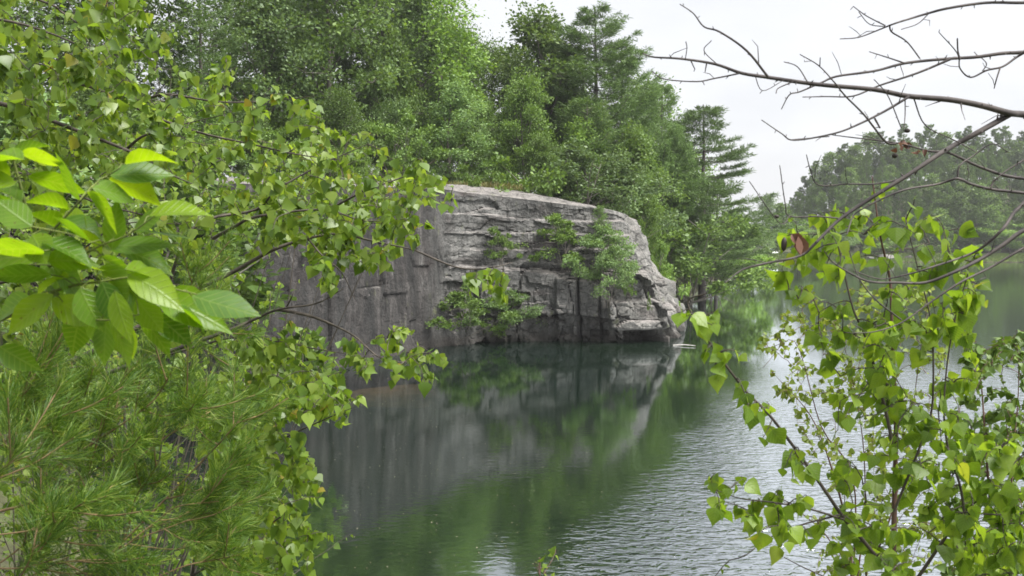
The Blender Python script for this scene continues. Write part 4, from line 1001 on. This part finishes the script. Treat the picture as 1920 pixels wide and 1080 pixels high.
# ---- bright big leaved bough close to the camera at the left
rs = np.random.RandomState(303)
base = np.array([-1.75, 1.35, 0]); base[2] = gz(base[0], base[1]) - .1
at = empty('ash_sapling', tuple(base)); tag(at, 'bright green sapling with large pointed leaves close to the camera at left', 'sapling')
tp = trunk_from([base, base + [.05, 0, .5], base + [.18, .0, 1.0], base + [.3, .02, 1.9]], .018, .006, at, MAT['green_stem'])
j = P(-420, 700, 1.34)
AL = [([(-520, 760), (-200, 700), (0, 600), (104, 545), (90, 500), (74, 457), (52, 398), (37, 343), (25, 300)], 1.34, 1.30, .0045),
      ([(104, 545), (150, 533), (190, 528), (250, 520), (300, 535), (370, 552)], 1.30, 1.24, .0022), ([(74, 457), (110, 420), (155, 372), (190, 340), (205, 328), (225, 315)], 1.32, 1.28, .002),
      ([(90, 500), (140, 485), (190, 460), (240, 440), (290, 405)], 1.31, 1.26, .002), ([(104, 545), (140, 590), (200, 600), (260, 590)], 1.30, 1.22, .002)]
ls = []
for pts, y0, y1, r in AL: ls.append((line3(pts, y0, y1), r, r * .4))
#      base, tip, half-width factor, facing (0 pale top catching sky, 1 underside lit through), depth
LV = [((45, 300), (-50, 285), 1), ((30, 345), (-60, 330), 1), ((40, 290), (122, 302), 1), ((20, 300), (60, 262), 1), ((52, 330), (160, 352), 1), ((40, 380), (-40, 320), 1), ((50, 400), (-45, 370), 1),
      ((235, 308), (325, 280), 1), ((205, 328), (316, 326), 0), ((172, 352), (246, 366), 0), ((205, 335), (250, 348), 1), ((163, 360), (198, 392), 1), ((120, 410), (178, 440), 0), ((60, 425), (0, 385), 0), ((60, 440), (76, 468), 0),
      ((280, 405), (382, 378), 1), ((250, 432), (295, 405), 0), ((255, 430), (358, 446), 1), ((195, 462), (320, 458), 1), ((230, 470), (320, 490), 1), ((190, 478), (150, 420), 1), ((210, 470), (215, 420), 1), ((170, 455), (140, 430), 1),
      ((82, 470), (-30, 455), 1), ((82, 480), (-60, 478), 0), ((80, 455), (170, 468), 1), ((90, 490), (150, 480), 0), ((85, 470), (120, 540), 1), ((100, 500), (132, 530), 0), ((95, 515), (-20, 520), 1), ((60, 560), (-20, 590), 0),
      ((150, 540), (180, 605), 0), ((97, 560), (185, 606), 0), ((100, 552), (10, 620), 0), ((190, 528), (225, 600), 0), ((170, 580), (215, 655), 1), ((205, 590), (230, 645), 1), ((215, 545), (235, 640), 0), ((255, 560), (304, 622), 0), ((260, 590), (320, 655), 1),
      ((290, 590), (355, 640), 0), ((185, 500), (228, 540), 1), ((190, 482), (285, 540), 1), ((240, 515), (340, 552), 0), ((225, 530), (275, 565), 0), ((235, 505), (270, 510), 1), ((300, 560), (412, 590), 0), ((330, 575), (395, 608), 1), ((360, 555), (474, 592), 1),
      ((0, 650), (58, 690), 0), ((150, 600), (135, 635), 1), ((110, 430), (60, 380), 1), ((130, 395), (90, 370), 1), ((150, 375), (130, 340), 1), ((20, 330), (-30, 300), 1), ((200, 600), (190, 680), 0), ((15, 505), (-40, 540), 1), ((240, 600), (250, 660), 0),
      ((130, 520), (60, 530), 1), ((140, 500), (200, 500), 1), ((115, 470), (60, 430), 1), ((160, 440), (110, 380), 0)]
mb = MB(); bmb = []
for l, r0, r1 in ls: m = MB(); tube(m, l, np.linspace(r0, r1, len(l)), 7); bmb.append(m)
for a, b, f in LV:
    Y = 1.28 + rs.normal(0, .035); A = P(*a, Y); L2 = math.hypot(b[0] - a[0], b[1] - a[1])
    B = P(*b, Y + rs.normal(0, .018)); d = B - A; ln = np.linalg.norm(d)
    if ln < .055: ln = .055 + rs.rand() * .02; 
    if f: nrm = np.array([rs.normal(0, .3), (.5 if rs.rand() < .55 else -.4) + rs.normal(0, .2), .75])        # sun comes through
    else: nrm = np.array([rs.normal(0, .25), -.75, .55 + rs.normal(0, .2)])
    leaves(mb, A[None], d[None], nrm[None], ln * 1.08, ASH, rs.uniform(.85, 1.1) * (1.25 if ln < .07 else 1.0))
    qs = [l[np.argmin(np.linalg.norm(l - A, axis=1))] for l, _, _ in ls]; bi = int(np.argmin([np.linalg.norm(q_ - A) for q_ in qs])); q = qs[bi]
    tube(bmb[bi], [q, (q + A) / 2 + [0, 0, .004], A], .0009, 4)
for m in bmb: m.build('branch', MAT['green_stem'], at, True)
leaf_coords(mb.build('leaves', MAT['ash'], at, True).data, ASH)

# ---- white pine boughs at the lower left
rs = np.random.RandomState(404)
base = np.array([-2.6, 2.9, 0]); base[2] = gz(base[0], base[1]) - .1
pt = empty('white_pine', tuple(base)); tag(pt, 'young pine with long soft needles filling the lower left corner', 'pine tree')
tpp = trunk_from([base, base + [0, .05, 1.0], base + [.05, .05, 2.2], base + [.05, 0, 3.4]], .05, .012, pt, MAT['trunkP'])
PB = [([(-300, 1000), (0, 958), (81, 925), (100, 880), (167, 836), (267, 769), (300, 735), (320, 700)], 2.5, 2.4, 6), ([(-200, 960), (0, 880), (70, 817), (95, 793), (140, 740)], 2.3, 2.2, 3.5), ([(110, 880), (130, 847), (148, 773), (163, 730), (175, 690)], 2.5, 2.4, 3.5),
      ([(100, 1150), (237, 1010), (311, 935), (400, 843), (426, 815), (455, 778)], 2.9, 2.7, 4.5), ([(220, 1040), (240, 990), (255, 932), (281, 895), (300, 860)], 2.6, 2.5, 4), ([(60, 1200), (181, 1080), (240, 1020), (296, 976), (333, 950), (410, 940)], 2.7, 2.6, 4.5),
      ([(220, 1035), (252, 1013), (322, 987), (380, 965), (430, 950)], 2.6, 2.6, 3), ([(-100, 880), (0, 839), (33, 772), (44, 735), (60, 690)], 2.2, 2.1, 4), ([(150, 960), (222, 902), (260, 860), (315, 817), (370, 787), (410, 760)], 2.8, 2.7, 4),
      ([(200, 820), (315, 640), (360, 620), (405, 598)], 3.2, 3.1, 3), ([(300, 640), (345, 570), (360, 530), (375, 490)], 3.3, 3.2, 3), ([(-300, 1150), (-50, 1080), (60, 1010), (130, 960), (200, 930)], 2.1, 2.0, 4), ([(-200, 1250), (0, 1120), (100, 1060), (200, 1050), (290, 1060)], 2.1, 2.0, 4),
      ([(100, 1060), (180, 1010), (210, 960), (220, 900)], 2.3, 2.2, 3), ([(-100, 1010), (20, 1000), (90, 985), (160, 940)], 2.0, 1.95, 3), ([(0, 880), (40, 860), (90, 840), (130, 800)], 2.2, 2.2, 3), ([(80, 925), (150, 900), (220, 850), (250, 810)], 2.4, 2.3, 3),
      ([(167, 836), (215, 770), (225, 720), (240, 690)], 2.45, 2.4, 3), ([(-100, 760), (0, 740), (60, 720), (110, 680)], 2.5, 2.4, 3), ([(300, 1080), (350, 1060), (400, 1050), (450, 1040)], 2.5, 2.5, 3), ([(-60, 940), (-10, 900), (20, 860), (30, 810)], 2.0, 2.0, 3),
      ([(240, 1020), (330, 1030), (380, 1010), (430, 1000)], 2.7, 2.7, 3), ([(311, 935), (370, 920), (420, 890), (470, 870)], 2.8, 2.8, 3), ([(267, 769), (310, 780), (350, 765), (390, 735)], 2.45, 2.4, 3), ([(40, 1080), (60, 1040), (70, 990), (90, 950)], 2.0, 2.0, 3)]
nd = MB(); lines = []
tw = []
for pts, y0, y1, r in PB:
    l = line3(pts, y0, y1, rs, .03)
    if pts[0][0] <= -200: l = np.vstack([[tpp[np.argmin(abs(tpp[:, 2] - l[0][2] + .2))]], l])
    lines.append((l, r / FPX * y0 * .5, .0016)); tw.append(l)
base_lines = list(tw)
for l in base_lines:                                               # side shoots
    for k in range(4):
        i = rs.randint(int(len(l) * .35), len(l) - 2); d = unit(l[i + 1] - l[i]); s = unit(np.cross(d, rs.normal(size=3)))
        L = rs.uniform(.10, .22); e = l[i] + unit(d * .8 + s * .7 + [0, 0, .25]) * L
        q = smooth_line([l[i], (l[i] + e) / 2 + [0, 0, -.01], e], 4); tw.append(q); lines.append((q, .0022, .0014))
wood(pt, lines, MAT['twig'])
for l in tw:
    seg = np.linalg.norm(np.diff(l, axis=0), axis=1); s = np.concatenate([[0], np.cumsum(seg)]); L = s[-1]
    cov = min(L, rs.uniform(.13, .26)); nf = int(cov / .0042)
    sv_ = L - cov * rs.rand(nf) ** 1.15; c = np.stack([np.interp(sv_, s, l[:, i]) for i in range(3)], -1)
    i = np.clip(np.searchsorted(s, sv_) - 1, 0, len(l) - 2); d = unit(l[i + 1] - l[i])
    side = unit(np.cross(d, rs.normal(size=d.shape)))
    fd = unit(d * rs.uniform(.7, 1.3, (nf, 1)) + side * .62)
    for k in range(5):
        dr = unit(fd + rs.normal(0, .13, fd.shape))
        leaves(nd, c, dr, rs.normal(size=fd.shape), .076 * rs.uniform(.75, 1.2, nf), CARD, .034)
nd.build('needles', MAT['needle'], pt)

# ---- bare dead tree reaching in from the right
rs = np.random.RandomState(505)
base = np.array([2.45, 2.75, 0]); base[2] = gz(base[0], base[1]) - .1
dt = empty('dead_tree', tuple(base)); tag(dt, 'bare dead tree reaching leafless branches in from the right edge', 'dead tree')
dtp = trunk_from([base, base + [0, 0, 1.2], base + [-.05, 0, 2.4], base + [-.05, .02, 3.4]], .06, .02, dt, MAT['deadbark'])
DB = [([(1990, 225), (1920, 215), (1892, 212), (1840, 198), (1780, 187), (1700, 180), (1640, 168), (1530, 158), (1440, 145), (1390, 137), (1340, 120), (1275, 110), (1225, 107), (1205, 100)], 2.6, 2.3, 9.5, 1.3, 1),
      ([(1895, 214), (1840, 245), (1790, 272), (1760, 290), (1700, 330), (1620, 380), (1570, 415), (1530, 455), (1500, 480), (1430, 495), (1390, 507), (1360, 530)], 2.58, 2.35, 7, 1.4, 0),
      ([(1440, 144), (1400, 95), (1350, 60), (1320, 50), (1300, 25), (1275, 8)], 2.37, 2.3, 3, .8, 0), ([(1385, 138), (1340, 147), (1305, 153), (1245, 148), (1222, 133)], 2.36, 2.33, 2, .7, 0),
      ([(1990, 0), (1920, 5), (1850, 5), (1780, 15), (1740, 25), (1700, 37), (1675, 45), (1650, 55), (1610, 70), (1575, 73)], 2.5, 2.4, 4.5, .8, 1), ([(1660, 48), (1625, 30), (1600, 12)], 2.42, 2.4, 1.6, .6, 0), ([(1668, 47), (1672, 60), (1700, 78), (1725, 110)], 2.42, 2.45, 2, 1.5, 0),
      ([(1740, 27), (1720, 45), (1690, 55)], 2.44, 2.42, 1.3, .6, 0), ([(1660, 50), (1630, 45), (1610, 22)], 2.42, 2.4, 1.2, .6, 0),
      ([(1990, 90), (1920, 98), (1880, 100), (1830, 107), (1780, 110), (1700, 118), (1640, 133), (1570, 143), (1540, 155), (1500, 172), (1480, 178), (1465, 205)], 2.7, 2.5, 5.5, .8, 1),
      ([(1782, 111), (1720, 137), (1650, 160), (1600, 180), (1550, 181), (1505, 182)], 2.6, 2.55, 3, .8, 0), ([(1918, 100), (1905, 108), (1880, 125), (1850, 132), (1820, 145), (1800, 128), (1795, 100), (1760, 60)], 2.65, 2.6, 3, .7, 0), ([(1875, 128), (1868, 150), (1864, 166)], 2.62, 2.6, 2, .7, 0), ([(1842, 133), (1850, 120), (1840, 108)], 2.62, 2.6, 1.2, .6, 0),
      ([(1795, 72), (1796, 95), (1800, 112)], 2.6, 2.6, 1.6, 2, 0), ([(1695, 118), (1665, 108), (1630, 97)], 2.55, 2.5, 2, .8, 0),
      ([(1680, 270), (1660, 265), (1620, 215), (1585, 180), (1565, 155), (1535, 123), (1500, 102)], 2.5, 2.4, 2.8, 1, 0), ([(1537, 125), (1538, 108)], 2.42, 2.42, 1.5, 1, 0), ([(1515, 155), (1495, 125), (1470, 116)], 2.42, 2.4, 1.5, .7, 0),
      ([(1990, 345), (1920, 335), (1880, 328), (1830, 310), (1780, 287), (1740, 283), (1700, 272), (1660, 265), (1600, 258), (1560, 253)], 2.55, 2.5, 5, 1, 1), ([(1705, 181), (1660, 208), (1610, 233), (1565, 250), (1490, 263), (1465, 250), (1428, 225)], 2.45, 2.35, 3.2, .9, 0),
      ([(1990, 372), (1920, 362), (1860, 355), (1820, 345), (1795, 335), (1760, 345), (1700, 355), (1660, 370), (1620, 390), (1600, 405), (1588, 440)], 2.4, 2.3, 4.5, 1.2, 1), ([(1795, 335), (1800, 310), (1825, 292), (1860, 270), (1890, 285)], 2.38, 2.4, 2.2, .8, 0), ([(1858, 354), (1862, 340), (1870, 335)], 2.39, 2.39, 2, 1.5, 0),
      ([(1990, 405), (1920, 432), (1880, 460), (1840, 485), (1790, 510), (1735, 530), (1680, 530), (1630, 528), (1590, 510), (1560, 490), (1545, 470)], 2.35, 2.25, 6.5, 1, 1), ([(1990, 300), (1920, 380), (1900, 400), (1880, 430), (1840, 465), (1810, 480), (1750, 500), (1700, 515), (1650, 523), (1600, 508)], 2.45, 2.35, 5.5, 1, 1),
      ([(1990, 430), (1920, 465), (1860, 500), (1800, 530), (1740, 570), (1690, 605), (1640, 622), (1600, 624)], 2.3, 2.2, 4, .9, 1), ([(1570, 409), (1530, 406), (1480, 405), (1472, 380), (1462, 310)], 2.45, 2.4, 2, .8, 0), ([(1722, 318), (1690, 335), (1640, 345), (1590, 345), (1535, 347), (1520, 320), (1512, 290)], 2.5, 2.45, 2.5, .8, 0),
      ([(1712, 181), (1735, 235), (1790, 263), (1830, 285)], 2.5, 2.52, 1.7, .8, 0), ([(1480, 405), (1468, 420), (1450, 405), (1405, 340)], 2.4, 2.35, 1.3, .5, 0), ([(1697, 181), (1697, 215), (1695, 240)], 2.46, 2.46, 1.4, .7, 0), ([(1690, 240), (1665, 180), (1640, 150)], 2.48, 2.42, 1.4, .6, 0), ([(1640, 222), (1650, 240)], 2.42, 2.42, 2.5, 1.8, 0),
      ([(1920, 300), (1880, 325), (1855, 350)], 2.5, 2.5, 2.2, 1, 0), ([(1555, 256), (1480, 262)], 2.5, 2.5, 1.2, .7, 0), ([(1345, 121), (1320, 95), (1334, 76)], 2.33, 2.3, 1.2, .6, 0), ([(1285, 111), (1288, 90), (1286, 78)], 2.31, 2.3, 1.0, .5, 0), ([(1325, 118), (1322, 135)], 2.32, 2.32, 1.8, 1, 0), ([(1295, 113), (1303, 130)], 2.31, 2.31, 1.6, .8, 0),
      ([(1490, 152), (1460, 165), (1455, 175)], 2.4, 2.4, 1.5, .7, 0), ([(1470, 150), (1430, 170), (1415, 140)], 2.4, 2.38, .8, .4, 0), ([(1690, 600), (1640, 560), (1610, 520), (1592, 470)], 2.3, 2.3, 2, .8, 0)]
for pts, y0, y1, r0, r1, tr_ in DB:
    l = line3(pts, y0, y1, rs, .012)
    if tr_:
        q = dtp[np.argmin(abs(dtp[:, 2] - l[0][2] - .05))]; l = np.vstack([smooth_line([q, (q + l[0]) / 2 + [0, 0, .03], l[0]], 4)[:-1], l])
    ra, rb = r0 * .8 / FPX * y0, max(r1 * .85, .85) / FPX * y1; sp = MB(); tube(sp, l, np.linspace(ra, rb, len(l)), 7)
    seg = np.linalg.norm(np.diff(l, axis=0), axis=1); s = np.concatenate([[0], np.cumsum(seg)])
    for u in np.arange(.03, s[-1], rs.uniform(.03, .055)):           # short spurs and buds
        u = u + rs.normal(0, .008); c = np.array([np.interp(u, s, l[:, i]) for i in range(3)]); rr = np.interp(u, [0, s[-1]], [ra, rb])
        d = unit(unit(rs.normal(size=3)) + unit(l[-1] - l[0]) * .6); long_ = rs.rand() < .13; e = c + d * (rr + (rs.uniform(.025, .075) if long_ else rs.uniform(.004, .011)))
        tube(sp, [c, (c + e) / 2 + (rs.normal(0, .006, 3) if long_ else d * .001), e], [rr * .5, .0011, .0006] if long_ else [rr * .8, max(rr * .5, .0011), .0008], 5)
    sp.build('branch', MAT['deadbark'], dt, True)
dl = MB()
for px, py, Y, n, s_, dr in ((1486, 440, 2.4, 3, .042, -1.0), (1690, 272, 2.5, 6, .022, -.3), (1720, 285, 2.5, 2, .022, -.6)):
    c = P(px, py - (14 if n == 5 else 0), Y)
    leaves(dl, c + rs.normal(0, .008, (n, 3)), rs.normal(0, .5, (n, 3)) + [0, 0, dr], rs.normal(0, .6, (n, 3)) + [0, -1, 0], s_ * rs.uniform(.7, 1.2, n), leaf_template([(0, .03), (.3, .35), (.6, .42), (.85, .2), (1, .02)], .7, .5), 1)
dl.build('dead_leaves', MAT['deadleaf'], dt, True)
for px, py, Y, L, wd in ((1470, 458, 2.4, .038, .0075), (1701, 245, 2.5, .012, .008), (1678, 292, 2.5, .014, .008), (1456, 406, 2.4, .01, .007)):
    c = P(px, py, Y); m = MB(); t = np.linspace(-1, 1, 9)
    tube(m, c + np.outer(t * L / 2, [0.05, 0, 1]), wd * np.sqrt(np.clip(1.02 - t * t, 0.02, 1)), 8); m.build('seed_pod', MAT['pod'], dt, True)

# ---- many stemmed young birch at the right
rs = np.random.RandomState(606)
b = P(1672, 1500, 2.75); b[2] = gz(b[0], b[1]) - .05
e = empty('young_birch', tuple(b)); tag(e, 'young birch with reddish stem and hanging heart shaped leaves at right', 'birch tree')
RB = [([(1672, 1400), (1672, 1120), (1676, 1000), (1678, 900), (1680, 800), (1676, 700), (1672, 600), (1668, 520), (1650, 440), (1635, 330)], 2.75, 2.8, 6.5, 1.2, 'redbark'),
      ([(1678, 1300), (1690, 1120), (1640, 1040), (1585, 975), (1540, 910), (1490, 840), (1440, 775), (1400, 735), (1350, 670), (1310, 610), (1290, 565), (1325, 550)], 2.7, 2.45, 4.5, 1.2, 'birchbark'),
      ([(1676, 850), (1665, 790), (1640, 690), (1620, 625), (1600, 580), (1580, 500), (1565, 430)], 2.7, 2.6, 3.6, 1, 'birchbark'), ([(1674, 1150), (1730, 1070), (1785, 990), (1810, 960), (1850, 920), (1930, 840)], 2.75, 2.6, 4, 1, 'birchbark'),
      ([(1808, 962), (1800, 910), (1780, 850), (1770, 780), (1775, 690), (1790, 600), (1810, 530)], 2.65, 2.6, 2.6, .9, 'birchbark'), ([(1676, 960), (1720, 850), (1745, 780), (1750, 700), (1745, 600), (1720, 500), (1700, 420)], 2.7, 2.7, 2.6, .9, 'birchbark'),
      ([(1585, 975), (1520, 955), (1450, 942), (1390, 935), (1345, 920)], 2.6, 2.5, 2.2, .8, 'birchbark'), ([(1575, 965), (1500, 985), (1440, 1010), (1400, 1040)], 2.6, 2.55, 2, .8, 'birchbark'), ([(1700, 1110), (1600, 1100), (1520, 1070), (1470, 1045)], 2.65, 2.6, 2, .8, 'birchbark'),
      ([(1810, 960), (1870, 965), (1930, 962)], 2.62, 2.6, 2, 1, 'birchbark')]
cl = []
for pts, y0, y1, r0, r1, mt in RB:
    l = line3(pts, y0, y1, rs, .015)
    if pts[0][1] > 1200: l = np.vstack([[b], l])
    cl.append(l); m = MB(); tube(m, l, np.linspace(r0, r1, len(l)) / FPX * y0, 8); m.build('stem', MAT[mt], e, True)
g = Grow(cl, rs); SZ = .050
g.birch(scatter([(1275, 570), (1345, 565), (1400, 620), (1395, 680), (1420, 760), (1390, 770), (1300, 650)], 13, 2.4, 2.5, rs), SZ, 4)
g.birch(scatter([(1390, 750), (1470, 760), (1500, 820), (1560, 900), (1500, 910), (1430, 830)], 11, 2.45, 2.6, rs), SZ, 4)
g.birch(scatter([(1320, 890), (1480, 900), (1560, 960), (1540, 1040), (1420, 1040), (1340, 960)], 22, 2.4, 2.65, rs), SZ, 5)
g.birch(scatter([(1470, 400), (1600, 370), (1740, 390), (1830, 440), (1850, 560), (1800, 640), (1700, 640), (1560, 640), (1460, 560)], 84, 2.45, 2.95, rs), SZ, 5)
g.birch(scatter([(1520, 620), (1840, 600), (1830, 780), (1600, 800), (1520, 720)], 58, 2.45, 2.95, rs), SZ, 5)
g.birch(scatter([(1560, 780), (1880, 760), (1930, 1100), (1560, 1100)], 160, 2.45, 3.0, rs), SZ, 5)
g.birch(scatter([(1800, 830), (1960, 800), (1960, 1110), (1800, 1100)], 56, 2.45, 2.8, rs), SZ, 5)
g.birch(scatter([(1640, 250), (1720, 260), (1740, 420), (1600, 420)], 4, 2.6, 2.8, rs), .045, 3)
g.birch(scatter([(1250, 1050), (1310, 1050), (1330, 1110), (1260, 1110)], 3, 2.5, 2.6, rs), .035, 4)
g.tw.build('twigs', MAT['birchbark'], e); leaf_coords(g.lf.build('leaves', MAT['birchR'], e, True).data, BIRCH)

# ---- fine leaved shrubs on the bank behind it
def shrub(name, label, px, Y, stems, polys, size, mat, seed, per=9, r=.014):
    rs = np.random.RandomState(seed); b = P(px, 1200, Y); b[2] = gz(b[0], b[1]) - .05
    S_ = [[b, P(px + (st[0][0] - px) * .3, 1120, Y)] + [P(*q, Y + rs.normal(0, .1)) for q in st] for st in stems]
    T_ = [scatter(pl, n, Y - .6, Y + .6, rs) for pl, n in polys]
    sapling(name, label, b, S_, T_, size, per, mat, 'redbark', rs, r=r, hang=.5, cat='shrub')
shrub('shrub', 'thin pale leaved shrub with fine twigs before the bright water behind the young birch', 1600, 6.4,
      [[(1590, 1000), (1560, 880), (1520, 780), (1450, 700)], [(1620, 1000), (1620, 850), (1600, 720), (1570, 600)], [(1660, 1000), (1700, 850), (1720, 700), (1740, 560)], [(1560, 1020), (1500, 960), (1450, 930)], [(1600, 900), (1540, 800), (1490, 640), (1430, 690)]],
      [([(1420, 620), (1500, 560), (1620, 520), (1760, 520), (1780, 700), (1560, 760), (1440, 740)], 190), ([(1450, 740), (1760, 720), (1780, 1090), (1520, 1090), (1540, 900)], 220)], .045, 'fine', 701, 7)
shrub('shrub', 'yellow green leafy shrub at the lower right edge before the rippled water', 1860, 5.0,
      [[(1860, 1000), (1850, 860), (1840, 720), (1830, 640)], [(1890, 1000), (1900, 850), (1910, 720), (1905, 620)], [(1830, 1020), (1800, 950), (1770, 880)]],
      [([(1800, 660), (1960, 600), (1960, 1100), (1760, 1100), (1780, 820)], 270)], .046, 'yellow', 702, 9)
shrub('shrub', 'little sprig of bright leaves poking up at the bottom edge, middle', 1012, 3.2, [[(1012, 1078), (1008, 1062)]], [([(995, 1055), (1030, 1055), (1035, 1090), (1000, 1090)], 4)], .034, 'birchR', 703, 4, .003)

# ------------------------------------------------------------------ moist summer air
hz, nt = newmat('air'); o = N(nt, 'ShaderNodeOutputMaterial'); pv = N(nt, 'ShaderNodeVolumePrincipled')
pv.inputs['Density'].default_value = .00033; pv.inputs['Color'].default_value = (.96, .97, 1, 1); pv.inputs['Anisotropy'].default_value = .3
nt.links.new(pv.outputs[0], o.inputs['Volume'])
mb = MB(); x0, x1, y0, y1, z0, z1 = -750, 950, -80, 1260, -6.5, 60
mb.add([(x0, y0, z0), (x1, y0, z0), (x1, y1, z0), (x0, y1, z0), (x0, y0, z1), (x1, y0, z1), (x1, y1, z1), (x0, y1, z1)], [(0, 3, 2, 1), (4, 5, 6, 7), (0, 1, 5, 4), (1, 2, 6, 5), (2, 3, 7, 6), (3, 0, 4, 7)])
tag(mb.build('haze', hz), kind='stuff')
